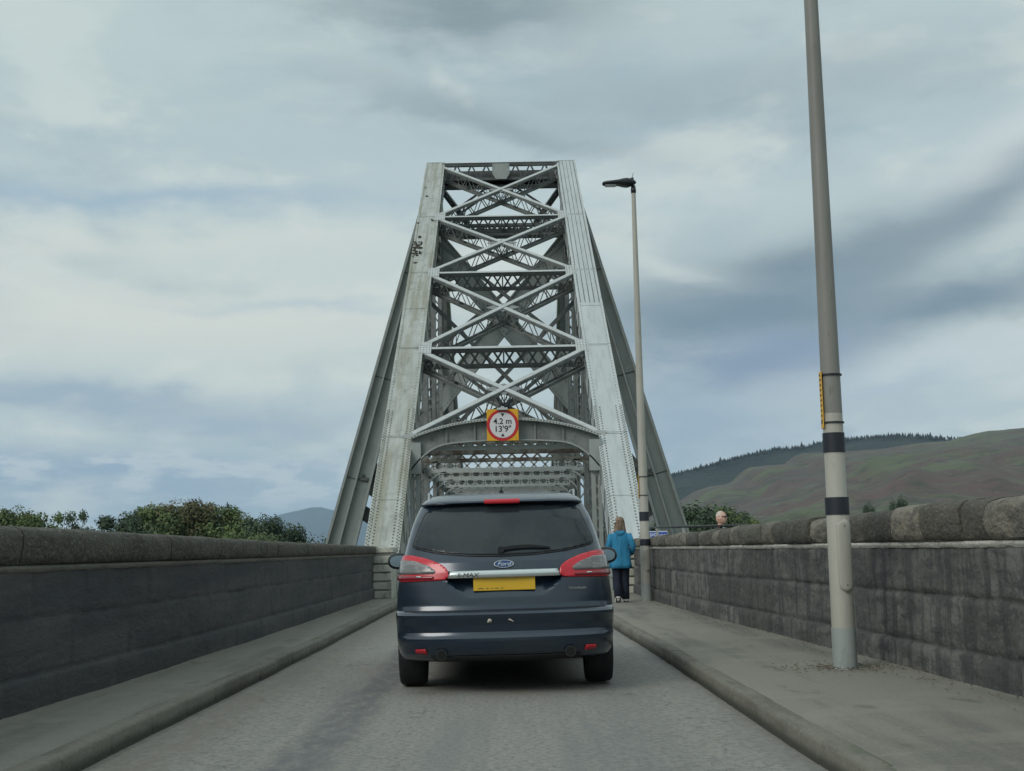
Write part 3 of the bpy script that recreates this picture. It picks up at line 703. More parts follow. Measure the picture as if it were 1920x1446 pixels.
# ------------------------------------------------------------ height limit sign
def height_sign():
    yp = 36.55; c = at_y(942.5, 797, yp)
    s = thing('height_limit_sign', 'square yellow backed round sign with red ring reading 4.2 m 13\'9" above the road', 'road sign', (c.x, yp, c.z))
    yel = mat('sign_yellow', lin(214, 160, 30), .5, layers=[((6, 6, 6), 5, lin(180, 130, 20), .5, .7, .6)]); red = mat('sign_red', lin(185, 30, 38), .4); wht = mat('sign_white', (.62, .61, .62), .45); blk = mat('sign_black', (.012, .012, .014), .5)
    h = .455; mb = MB(); mb.box(-h, h, 0, .02, -h, h); mb.v = mb.v; bevel(mb.build('backing_board', yel, s), .01)
    def disc(r, y, n=56):
        mb = MB(); mb.tube([(0, y, 0), (0, y - .004, 0)], r, n); return mb
    disc(.455, -.001).build('ring', red, s); disc(.37, -.006).build('face', wht, s)
    for tx, x, z, sz in (('4.2 m', .0, .10, .235), ("13'9\"", .0, -.12, .245)):
        text_obj('lettering', tx, sz, blk, s, (x, -.0125, z), (math.pi / 2, 0, 0), .002, bold=.0035)
    for sg in (1, -1):
        mb = MB(); mb.prism([(-.055, -.010, sg * .33), (.055, -.010, sg * .33), (0, -.010, sg * .24)], (0, -.004, 0)); mb.build('arrow', blk, s)
    mb = MB(); mb.box(-.16, .16, -.12, .06, .42, .49); mb.box(-.05, .05, -.1, .05, .49, .53); bevel(mb.build('sign_light', M['steel_light'], s), .015)
    mb = MB(); mb.box(-.2, -.15, .02, .32, -.3, -.25); mb.box(.15, .2, .02, .32, -.3, -.25); mb.box(-.2, -.15, .02, .32, .05, .1); mb.box(.15, .2, .02, .32, .05, .1); mb.build('bracket', M['iron'], s)
height_sign()

# ------------------------------------------------------------ street lamps
LAMPW = mat('lamp_post_paint', (.40, .385, .335), .45, layers=[((9, 9, 1), 5, (.33, .32, .28), .45, .65, .7), ((20, 20, 5), 5, (.22, .2, .16), .62, .7, .5)])
LAMPG = mat('lamp_sleeve', (.30, .33, .32), .5, layers=[((9, 9, 4), 5, (.22, .25, .24), .5, .65, .7)])
LAMPU = mat('lamp_upper_post', (.215, .21, .19), .5, layers=[((9, 9, 1), 5, (.17, .165, .15), .45, .65, .7), ((14, 14, 3), 5, (.12, .11, .09), .60, .7, .6)])
BLK = mat('black_band', (.012, .016, .025), .55); YEL = mat('yellow_tag', lin(215, 165, 55), .5); LHB = mat('lamp_head_black', (.012, .014, .02), .4)
LGL = mat('lamp_glass', (.25, .27, .28), .15)
def street_lamp(label, loc, r0, r1, H, bands, tagz, door, two_tone):
    s = thing('street_lamp', label, 'street lamp', loc, group='street lamps on the right pavement')
    mb = MB(); mb.tube([(0, 0, .33), (0, 0, bands[-1][0] if two_tone else .34)], r0, 24)
    zt = 1.33; mb = MB(); mb.tube([(0, 0, .0), (0, 0, .36)], r0 * 1.05, 28); mb.build('base_sleeve', LAMPG, s, smooth=True); sharp(s.children[-1])
    mb = MB(); mb.tube([(0, 0, .36), (0, 0, zt), (0, 0, zt + .05), (0, 0, 2.2)], [r0, r0 * .985, r0 * .90, r0 * .88], 28); sharp(mb.build('lower_post', LAMPW, s, smooth=True))
    mb = MB(); mb.tube([(0, 0, 2.2), (0, 0, H)], [r0 * .88, r1], 28); sharp(mb.build('upper_post', LAMPU if two_tone else LAMPW, s, smooth=True))
    for a, b in bands:
        mb = MB(); ra = r0 * .93 if a > zt else r0 * 1.01; mb.tube([(0, 0, a), (0, 0, b)], ra + .003, 28); sharp(mb.build('black_band', BLK, s, smooth=True))
    # access door: curved plate
    mb = MB(); rows = []
    dz0, dz1 = door; n = 16
    for i in range(n + 1):
        z = dz0 + (dz1 - dz0) * i / n; e = min(z - dz0, dz1 - z); w = .6 * math.sqrt(max(0, 1 - (1 - min(1, e / .06)) ** 2)) + .02
        rows.append([((r0 + .008) * math.sin(w * k / 4 + .25), -(r0 + .008) * math.cos(w * k / 4 + .25), z) for k in range(-4, 5)])
    mb.grid(rows); d = mb.build('access_door', LAMPW, s, smooth=True); so = d.modifiers.new('s', 'SOLIDIFY'); so.thickness = .008; so.offset = -1
    mb = MB()
    for z in (dz0 + .06, dz1 - .06): mb.dome(((r0 + .008) * math.sin(.25), -(r0 + .008) * math.cos(.25), z), (.25, -1, 0), .012, .008)
    mb.build('screw', M['iron'], d)
    # tag held by two straps on the side towards the road
    ta, tb = tagz; rr = r0 * .9
    mb = MB(); mb.box(-rr - .007, -rr - .001, -.055, .03, ta, tb); tg = bevel(mb.build('tag', YEL, s), .003)
    mb = MB()
    for k in range(9): mb.box(-rr - .0082, -rr - .0072, -.035, .01, ta + (tb - ta) * (.12 + k * .09), ta + (tb - ta) * (.15 + k * .09))
    mb.build('tag_marks', BLK, tg)
    for z in (ta + .05, tb - .03):
        mb = MB(); mb.tube([(0, 0, z - .007), (0, 0, z + .007)], rr + .010, 24); mb.build('strap', BLK, s, smooth=False)
    # luminaire reaching over the road
    mb = MB(); mb.tube([(0, 0, H - .16), (0, 0, H - .1), (0, 0, H)], [r1 * 1.2, r1 * 1.35, r1 * 1.0], 16); mb.build('knuckle', LHB, s, smooth=True)
    mb = MB(); rows = []
    for t, wy, zt_, zb in ((.06, .02, .05, .02), (.03, .08, .07, .0), (-.03, .12, .10, -.03), (-.12, .15, .12, -.055), (-.2, .15, .115, -.05), (-.3, .14, .09, -.02), (-.42, .13, .075, -.015), (-.56, .12, .065, -.015), (-.62, .08, .055, -.01), (-.64, .03, .04, .0)):
        zc = (zt_ + zb) / 2; hz = (zt_ - zb) / 2
        rows.append([(t, wy * math.copysign(abs(math.cos(a)) ** .6, math.cos(a)), H + .03 + zc + hz * math.copysign(abs(math.sin(a)) ** .7, math.sin(a))) for a in [2 * math.pi * k / 16 for k in range(17)]])
    mb.grid(rows); hd = mb.build('lamp_head', LHB, s, smooth=True)
    mb = MB(); mb.box(-.58, -.36, -.09, .09, H + .0, H + .014); mb.build('lens', LGL, hd)
    mb = MB(); mb.tube([(-.02, 0, H + .12), (-.02, 0, H + .165)], .035, 12); mb.tube([(-.02, 0, H + .165), (.01, 0, H + .27)], .005, 6); mb.build('photocell', LHB, hd, smooth=True)
street_lamp('tall grey lamp post nearest the camera, with black bands, access door and yellow tag', (2.84, 11.13, .12), .098, .045, 8.6, [(1.32, 1.47), (1.86, 2.03)], (2.07, 2.57), (.66, 1.28), True)
street_lamp('far white banded lamp post beside the walking woman, lamp head visible at top', (2.69, 25.7, .12), .102, .042, 8.48, [(1.10, 1.23), (1.59, 1.77)], (2.05, 2.5), (.6, 1.05), False)

def litter():
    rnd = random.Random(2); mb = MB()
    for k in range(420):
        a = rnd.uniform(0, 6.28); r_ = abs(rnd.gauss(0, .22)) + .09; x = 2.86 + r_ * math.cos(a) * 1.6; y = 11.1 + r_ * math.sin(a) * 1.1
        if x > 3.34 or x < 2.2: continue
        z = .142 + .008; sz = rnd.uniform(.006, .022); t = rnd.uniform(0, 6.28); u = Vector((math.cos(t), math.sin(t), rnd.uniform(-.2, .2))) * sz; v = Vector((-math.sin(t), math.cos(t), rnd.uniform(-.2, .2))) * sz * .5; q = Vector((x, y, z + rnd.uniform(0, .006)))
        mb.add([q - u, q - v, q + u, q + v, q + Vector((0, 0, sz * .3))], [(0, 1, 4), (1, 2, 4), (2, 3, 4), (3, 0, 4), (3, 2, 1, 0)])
    for k in range(700):
        y = rnd.uniform(5, 24); e = rnd.random() ** 2 * .35; x = interp(RW, y) - .05 - e
        z = .15; sz = rnd.uniform(.005, .016); q = Vector((x, y, z)); t = rnd.uniform(0, 6.28); u = Vector((math.cos(t), math.sin(t), 0)) * sz; v = Vector((-math.sin(t), math.cos(t), 0)) * sz * .6
        mb.add([q - u, q - v, q + u, q + v, q + Vector((0, 0, sz * .4))], [(0, 1, 4), (1, 2, 4), (2, 3, 4), (3, 0, 4), (3, 2, 1, 0)])
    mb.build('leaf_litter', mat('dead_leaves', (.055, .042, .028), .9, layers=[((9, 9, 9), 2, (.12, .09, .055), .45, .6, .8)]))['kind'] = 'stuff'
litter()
# ------------------------------------------------------------ outer railing and blue sign
def outer_railing():
    r = thing('metal_railing', 'thin dark rail on pale posts behind the end of the right stone wall', 'railing', (3.6, 21.5, 0))
    mb = MB(); mb.tube([(-.22, 9.8, 1.66), (0, 0, 1.52), (1.3, -.2, 1.50)], .024, 8); mb.build('rail', M['iron'], r, smooth=True)
    mb = MB(); mb.tube([(-.22, 9.8, 1.1), (0, 0, 1.0), (1.3, -.2, 1.0)], .018, 8); mb.build('rail', M['iron'], r, smooth=True)
    for x, y in ((-.19, 8.3), (-.10, 4.4), (0, .05), (1.28, -.2)):
        mb = MB(); mb.box(x - .03, x + .03, y - .03, y + .03, 0, 1.50 + y * .0143); mb.build('post', M['rail'], r)
outer_railing()
def blue_sign():
    y = 32.4; c = at_y(1226, 1005, y)
    s = thing('blue_sign', 'small blue sign with white lettering just above the end of the right wall', 'sign', (c.x, y, c.z))
    blue = mat('sign_blue', lin(40, 78, 165), .4); wh = mat('sign_letter_white', (.6, .62, .7), .5)
    mb = MB(); mb.box(-.34, .34, 0, .015, -.45, .12); mb.build('backing_board', wh, s)
    mb = MB(); mb.box(-.33, .33, -.004, -.0005, -.44, .095); mb.build('face', blue, s)
    text_obj('lettering', 'PS', .16, wh, s, (-.02, -.0062, -.0), (math.pi / 2, 0, 0), .001, bold=.002); text_obj('lettering', '400', .12, wh, s, (.21, -.0062, .0), (math.pi / 2, 0, 0), .001)
    mb = MB(); mb.box(-.2, -.16, .02, .06, -1.4, .0); mb.box(.16, .2, .02, .06, -1.4, .0); mb.build('post', M['rail'], s)
blue_sign()
#BEGIN_car
# ------------------------------------------------------------ the car ahead
PAINT = mat('dark_blue_car_paint', (.008, .022, .042), .28, .3, coat=1.0, layers=[((2, 2, 3), 5, (.020, .030, .044), .45, .7, .6), ((40, 40, 40), 3, (.05, .06, .07), .6, .75, .25)])
CGL = mat('tinted_car_glass', (.018, .024, .029), .12, 0, spec=.42, layers=[((1.5, 1.5, 1.5), 4, (.035, .043, .047), .45, .65, .8)])
RUB = mat('tyre_rubber', (.012, .013, .015), .85, bump=[(50, 3, .004)]); PLA = mat('black_car_plastic', (.010, .011, .013), .5)
TLR = mat('red_tail_lens', (.52, .015, .03), .25, coat=.3); TLD = mat('deep_red_tail_lens', (.20, .008, .018), .2, coat=.6); TLC = mat('clear_tail_lens', (.15, .15, .15), .2, 0, coat=.3, layers=[((9, 9, 30), 2, (.26, .25, .25), .5, .6, .7)])
CHR = mat('brushed_chrome', (.62, .66, .65), .22, .75); PLT = mat('number_plate_yellow', lin(205, 165, 35), .4); ALO = mat('alloy_rim', (.35, .36, .37), .3, .8)
Wz = [(.27, .88), (.32, .912), (.40, .93), (.50, .938), (.66, .945), (.80, .938), (.95, .922), (1.05, .900), (1.20, .868), (1.33, .832), (1.48, .785), (1.58, .742), (1.65, .70), (1.695, .63), (1.72, .50), (1.74, .30)]
Rz_ = [(.27, .20), (.30, .10), (.34, .045), (.40, .015), (.445, .0), (.47, .0), (.495, .018), (.52, .03), (.58, .022), (.64, .0), (.665, -.005), (.685, .02), (.70, .06), (.74, .075), (.84, .085), (.95, .095), (1.03, .11), (1.10, .14), (1.17, .185),
       (1.22, .22), (1.30, .27), (1.45, .385), (1.57, .49), (1.60, .51), (1.606, .465), (1.616, .435), (1.63, .445), (1.65, .49), (1.675, .57), (1.70, .70), (1.72, .92), (1.74, 1.35)]
Fz = [(.20, 4.45), (.3, 4.68), (.5, 4.74), (.7, 4.68), (.8, 4.55), (.88, 4.2), (.96, 3.75), (1.02, 3.52), (1.15, 3.28), (1.3, 3.0), (1.45, 2.68), (1.58, 2.35), (1.65, 2.15), (1.69, 2.0), (1.72, 1.8), (1.74, 1.6)]
def pint(P_, z): return float(np.interp(z, [p[0] for p in P_], [p[1] for p in P_]))
def smoothW(z):   # Catmull style softening of the width profile
    return sum(pint(Wz, z + d) * w for d, w in ((-.03, .25), (0, .5), (.03, .25))) if z < 1.66 else pint(Wz, z)
def rear_y(x, z):
    Wd = smoothW(z); u = min(.9995, abs(x) / Wd); n = 2.9
    bow = .045 * u * u; C = .42 if z < 1.15 else .42 - .14 * min(1, (z - 1.15) / .3)
    y = pint(Rz_, z) + bow + C * (1 - (1 - u ** n) ** (1 / n))
    # number plate recess under the chrome strip
    if .80 < z < .965:
        hw = .34 + (z - .80) * .95; e = max(0, min(1, (hw - abs(x)) / .04)); y += .085 * e * (z - .80) / .165
    return y
def build_car():
    car = thing('car', 'dark blue people carrier seen from behind, waiting on the narrow road before the bridge', 'car', (-.045, 10.85, 0), .010)
    car.rotation_euler = (0, rad(-.55), .010)
    zs = sorted(set([round(z, 4) for z in list(np.linspace(.27, 1.74, 90)) + [p[0] for p in Rz_] + [.801, .964]]))
    us = [math.sin(k / 40 * math.pi / 2) for k in range(-40, 41)]
    mb = MB(); rows = []
    for z in zs:
        Wd = smoothW(z); row = []
        for u in us: row.append((Wd * u * .9998, rear_y(Wd * u * .9998, z), z))
        yr = rear_y(Wd * .9998, z); yf = pint(Fz, z); cf = min(.55, (yf - yr) * .4)
        for k in range(1, 13): row.append((Wd * (1 - .0), yr + (yf - cf - yr) * k / 13, z))
        for k in range(0, 25):
            a = math.pi * k / 24; cx = math.cos(a); row.append((Wd * math.copysign(abs(cx) ** .55, cx), yf - cf + cf * abs(math.sin(a)) ** .8, z))
        for k in range(12, 0, -1): row.append((-Wd, yr + (yf - cf - yr) * k / 13, z))
        rows.append(row)
    n = len(rows[0]); vs = [v for r in rows for v in r]
    fs = [(i * n + j, i * n + (j + 1) % n, (i + 1) * n + (j + 1) % n, (i + 1) * n + j) for i in range(len(rows) - 1) for j in range(n)]
    fs.append(tuple(range(n))[::-1]); fs.append(tuple((len(rows) - 1) * n + j for j in range(n)))
    mb.add(vs, fs); body = mb.build('body', PAINT, car, smooth=True)
    # wheel arches cut out of the body
    cut = MB()
    for yc in (.98, 3.83):
        for sx in (-1, 1): cut.tube([(sx * .66, yc, .335), (sx * 1.1, yc, .335)], .40, 32)
    co = cut.build('cutter', PLA); bpy.context.view_layer.update(); co.parent = car
    bo = body.modifiers.new('b', 'BOOLEAN'); bo.object = co; bo.operation = 'DIFFERENCE'; bo.solver = 'EXACT'
    bpy.context.view_layer.update(); me = bpy.data.meshes.new_from_object(body.evaluated_get(bpy.context.evaluated_depsgraph_get()))
    body.modifiers.clear(); body.data = me; me.materials.clear(); me.materials.append(PAINT)
    me.polygons.foreach_set('use_smooth', [True] * len(me.polygons)); bpy.data.objects.remove(co); sharp(body, 28)
    def panel(name, outline, m, parent=car, off=.004, thick=.004, step=.03, side=0, smooth=True):
        bm = bmesh.new(); f = bm.faces.new([bm.verts.new((p[0], 0, p[1])) for p in outline])
        xs = [p[0] for p in outline]; zz = [p[1] for p in outline]
        for ax, lo, hi in ((0, min(xs), max(xs)), (2, min(zz), max(zz))):
            v = lo + step
            while v < hi:
                co_ = [0, 0, 0]; no = [0, 0, 0]; co_[ax] = v; no[ax] = 1
                bmesh.ops.bisect_plane(bm, geom=bm.verts[:] + bm.edges[:] + bm.faces[:], plane_co=co_, plane_no=no); v += step
        bmesh.ops.triangulate(bm, faces=[f for f in bm.faces if len(f.verts) > 4])
        for v in bm.verts:
            a, z = v.co.x, v.co.z
            if side: v.co = Vector((side * (smoothW(z) + off), a, z))
            else:
                a = max(-smoothW(z) * .9985, min(smoothW(z) * .9985, a)); h = .012
                y = rear_y(a, z); dx = (rear_y(a + h * .5, z) - rear_y(a - h * .5, z)) / h; dz = (pint(Rz_, z + .01) - pint(Rz_, z - .01)) / .02
                nrm = Vector((dx, -1, dz)).normalized(); v.co = Vector((a, y, z)) + nrm * off
        me = bpy.data.meshes.new(name); bm.to_mesh(me); bm.free(); me.materials.append(m)
        me.polygons.foreach_set('use_smooth', [smooth] * len(me.polygons))
        o = bpy.data.objects.new(name, me); COL.objects.link(o); o.parent = parent
        so = o.modifiers.new('s', 'SOLIDIFY'); so.thickness = thick; so.offset = 0
        return o
    def rnd(pts, r=.03, n=4):
        out = []; m_ = len(pts)
        for i in range(m_):
            p = Vector(pts[i]); a = (Vector(pts[i - 1]) - p); b = (Vector(pts[(i + 1) % m_]) - p); ra = min(r, a.length * .45, b.length * .45)
            A = p + a.normalized() * ra; Bq = p + b.normalized() * ra
            for k in range(n + 1):
                t = k / n; q = A * (1 - t) ** 2 + p * 2 * t * (1 - t) + Bq * t * t; out.append((q.x, q.y))
        return out
    # rear window with black border, wiper, high brake light
    win = [(-.675, 1.545), (-.45, 1.580), (0, 1.594), (.45, 1.580), (.675, 1.545), (.745, 1.36), (.795, 1.235), (.55, 1.18), (.25, 1.152), (0, 1.146), (-.25, 1.152), (-.55, 1.18), (-.795, 1.235), (-.745, 1.36)]
    panel('window_surround', rnd([(x * 1.008, 1.37 + (z - 1.37) * 1.03) for x, z in win], .05), PLA, off=.003, step=.015)
    rw = panel('rear_window', rnd([(x * .985, 1.37 + (z - 1.37) * .965) for x, z in win], .05), CGL, off=.009, step=.015)
    mb = MB()
    for i in range(12):
        x0, x1 = -.02 + .42 * i / 12, -.02 + .42 * (i + 1) / 12; z0 = 1.205 + .018 * math.sin(i / 12 * 3); z1 = 1.205 + .018 * math.sin((i + 1) / 12 * 3)
        w = .028 if i < 6 else .028 - .018 * (i - 6) / 6
        mb.bar((x0, rear_y(x0, z0) - .03, z0), (x1, rear_y(x1, z1) - .03, z1), .03, w)
    mb.tube([(-.02, rear_y(0, 1.2) - .06, 1.20), (-.02, rear_y(0, 1.2) + .02, 1.20)], .028, 16); mb.build('wiper', PLA, car)
    mb = MB(); xs_ = [-.155 + .31 * k / 16 for k in range(17)]
    mb.grid([[(x, rear_y(x, 1.62) + dy - .012, z) for x in xs_] for dy, z in ((.05, 1.643), (.006, 1.640), (-.004, 1.634), (-.004, 1.606), (.006, 1.600), (.05, 1.600))])
    mb.build('brake_light', TLR, car, smooth=True)
    # chrome strip and script
    cs = panel('chrome_strip', [(-.475, .966), (.475, .966), (.45, 1.024), (-.45, 1.024)], CHR, off=.014, thick=.02, smooth=True)
    dark = mat('badge_dark', (.03, .035, .04), .4); sil = mat('badge_silver', (.55, .57, .58), .3, .7)
    def on(x, z, d=.03): return (x, rear_y(x, z) - d, z)
    text_obj('badge_lettering', 'S-MAX', .05, dark, cs, on(-.31, .992, .032), (rad(84), 0, rad(-2)), .001, shear=.25, sx=1.25)
    text_obj('badge_lettering', 'TITANIUM', .026, sil, car, on(.62, .858, .012), (rad(88), 0, rad(14)), .001, sx=1.3)
    # emblem
    e = thing('emblem', None, None); e.parent = car; e.location = on(.0, 1.078, .012); e.rotation_euler = (rad(-18), 0, 0)
    def oval(a, b, y, m, name, t=.006):
        mb = MB(); pts = [(a * math.cos(2 * math.pi * k / 40), y, b * math.sin(2 * math.pi * k / 40)) for k in range(40)]; mb.prism(pts, (0, -t, 0)); return mb.build(name, m, e)
    oval(.084, .034, 0, CHR, 'oval_ring'); oval(.077, .0300, -.006, mat('emblem_blue', (.02, .05, .16), .25), 'oval_face', .002)
    text_obj('emblem_script', 'Ford', .050, CHR, e, (0, -.009, -.002), (math.pi / 2, 0, 0), .001, shear=.35, sx=1.2)
    # tail lights
    for sx in (-1, 1):
        def q(pts): 
            r = [(sx * x, z) for x, z in pts]; return r if sx > 0 else r[::-1]
        tl = panel('tail_light', rnd(q([(.90, .945), (.52, .955), (.465, .975), (.475, 1.04), (.53, 1.085), (.66, 1.135), (.80, 1.168), (.875, 1.172), (.885, 1.12)]), .03), TLR, off=.010, thick=.014, step=.02)
        panel('clear_lens', rnd(q([(.902, 1.008), (.59, 1.008), (.575, 1.03), (.64, 1.075), (.76, 1.115), (.892, 1.128)]), .02), TLC, tl, off=.020, thick=.006, step=.02)
        panel('lower_lens', rnd(q([(.912, .957), (.60, .962), (.585, .985), (.905, 1.0)]), .012), TLD, tl, off=.020, thick=.006, step=.02)
        panel('bulb_glint', rnd(q([(.70, .978), (.74, .978), (.74, .990), (.70, .990)]), .005), CHR, tl, off=.025, thick=.003, step=.02)
        tl['label'] = 'left tail light' if sx < 0 else 'right tail light'
        # reflector, exhaust
        panel('reflector', rnd(q([(.66, .345), (.755, .352), (.765, .385), (.675, .388)]), .012), TLR, off=.006, thick=.008)
        mb = MB(); x = sx * .54; y = rear_y(x, .342) - .03; mb.tube([(x, y - .01, .340), (x, y + .12, .340)], .045, 24)
        ex = mb.build('exhaust', mat('exhaust_metal', (.05, .052, .055), .35, .6), car, smooth=False); mb = MB(); mb.tube([(x, y - .013, .340), (x, y - .0101, .340)], .037, 20); mb.build('exhaust_bore', mat('bore_shade', (.004, .004, .004), .9), ex)  # flat black disc on the pipe end, painting in the shade of the hole
        # mirror
        mb = MB(); rows = []
        for t, k in ((0, .25), (.02, .85), (.06, 1), (.13, .92), (.17, .5)):
            rows.append([(sx * (1.055 + .115 * k * math.cos(a)), 2.27 + t, 1.112 + .084 * k * math.copysign(abs(math.sin(a)) ** .8, math.sin(a)) + sx * 0) for a in [2 * math.pi * j / 24 for j in range(25)]])
        mb.grid(rows); mb.bar((sx * .86, 2.36, 1.04), (sx * 1.0, 2.36, 1.07), .1, .06); mi = mb.build('wing_mirror', PLA, car, smooth=True)
        mb = MB(); mb.tube([(sx * 1.058, 2.268, 1.077), (sx * 1.058, 2.262, 1.077)], [(.100, .070), (.100, .070)], 28); 
        mb.v = []; mb.f = []
        pts = [(sx * (1.052 + .090 * math.cos(a)), 2.266, 1.112 + .058 * math.copysign(abs(math.sin(a)) ** .8, math.sin(a))) for a in [2 * math.pi * j / 28 for j in range(28)]]
        mb.prism(pts, (0, -.004, 0)); mb.build('mirror_glass', mat('mirror_glass', (.35, .42, .43), .08, .9), mi)
        # side windows
        panel('side_window', [(1.15, 1.12), (2.95, 1.10), (2.78, 1.30), (2.5, 1.46), (1.6, 1.48), (1.0, 1.40), (.85, 1.28)], CGL, side=sx, off=.004, step=.1)
        # roof rail
        mb = MB(); pts = [(sx * .655, .78, 1.665), (sx * .665, .95, 1.725), (sx * .68, 1.5, 1.742), (sx * .68, 2.2, 1.72), (sx * .68, 2.3, 1.65)]
        mb.tube(pts, .011, 10); mb.build('roof_rail', mat('roof_rail_metal', (.35, .37, .38), .35, .6), car, smooth=True)
    # plate
    pl = thing('number_plate', None, None); pl.parent = car; pl.location = (0, rear_y(0, .84) + .012, .915); pl.rotation_euler = (rad(-4), 0, 0)
    mb = MB(); mb.box(-.262, .262, -.012, 0, -.058, .058); bevel(mb.build('plate_board', PLT, pl), .004)
    mb = MB()
    for x, w in ((-.2, .045), (-.145, .018), (-.105, .014), (-.065, .03), (-.02, .02)): mb.box(x - w / 2, x + w / 2, -.0135, -.0125, -.042, -.036)
    mb.build('plate_marks', dark, pl)
    # bumper shut line, tailgate gaps, lower dark insert, scuffs
    panel('bumper_gap', [(-.86, .694), (.86, .694), (.86, .700), (-.86, .700)], PLA, off=.001, thick=.006, step=.03)
    panel('lower_bumper', rnd([(-.60, .275), (.60, .275), (.64, .325), (-.64, .325)], .02), PLA, off=.004)
    sc = mat('scuff_bare', (.6, .55, .48), .7)
    panel('paint_chip', rnd([(-.155, .598), (-.118, .598), (-.112, .622), (-.140, .632)], .01), sc, off=.0015, thick=.002)
    panel('paint_chip', rnd([(.022, .618), (.066, .598), (.070, .604), (.036, .628)], .006), sc, off=.0015, thick=.002)
    # aerial, underside
    mb = MB(); mb.prism([(-.006, .95, 1.72), (-.006, 1.10, 1.72), (-.006, 1.0, 1.775)], (.012, 0, 0)); mb.prism([(-.035, .92, 1.71), (.035, .92, 1.71), (.0, .92, 1.75)], (0, .15, 0)); mb.build('aerial', PLA, car)
    mb = MB(); mb.box(-.68, .68, 1.5, 4.3, .20, .28); mb.tube([(-.54, .1, .33), (-.54, 1.0, .30), (.54, 1.0, .30), (.54, .1, .33)], .03, 10); mb.build('underside', PLA, car)
    mb = MB(); mb.box(-.82, .82, .55, 1.4, .26, .72); mb.box(-.82, .82, 3.4, 4.25, .26, .72); mb.build('wheel_wells', PLA, car) if False else None
    # wheels
    for yc in (.98, 3.83):
        for sx in (-1, 1):
            w = thing('wheel', None, None); w.parent = car; w.location = (sx * .832, yc, .335 - sx * .0085)
            mb = MB(); prof = [(-.118, .20), (-.122, .26), (-.118, .31), (-.098, .330), (-.05, .335), (.05, .335), (.098, .330), (.118, .31), (.122, .26), (.118, .20)]
            mb.grid([[(a, r * math.cos(t), r * math.sin(t)) for (a, r) in prof] for t in [2 * math.pi * k / 48 for k in range(49)]]); mb.build('tyre', RUB, w, smooth=True)
            mb = MB(); mb.tube([(-.1, 0, 0), (.085, 0, 0)], .205, 32)
            for k in range(5):
                a = 2 * math.pi * k / 5; mb.bar((sx * .1, 0, 0), (sx * .1, .19 * math.cos(a), .19 * math.sin(a)), .05, .03, (1, 0, 0))
            mb.build('rim', ALO, w)
build_car()
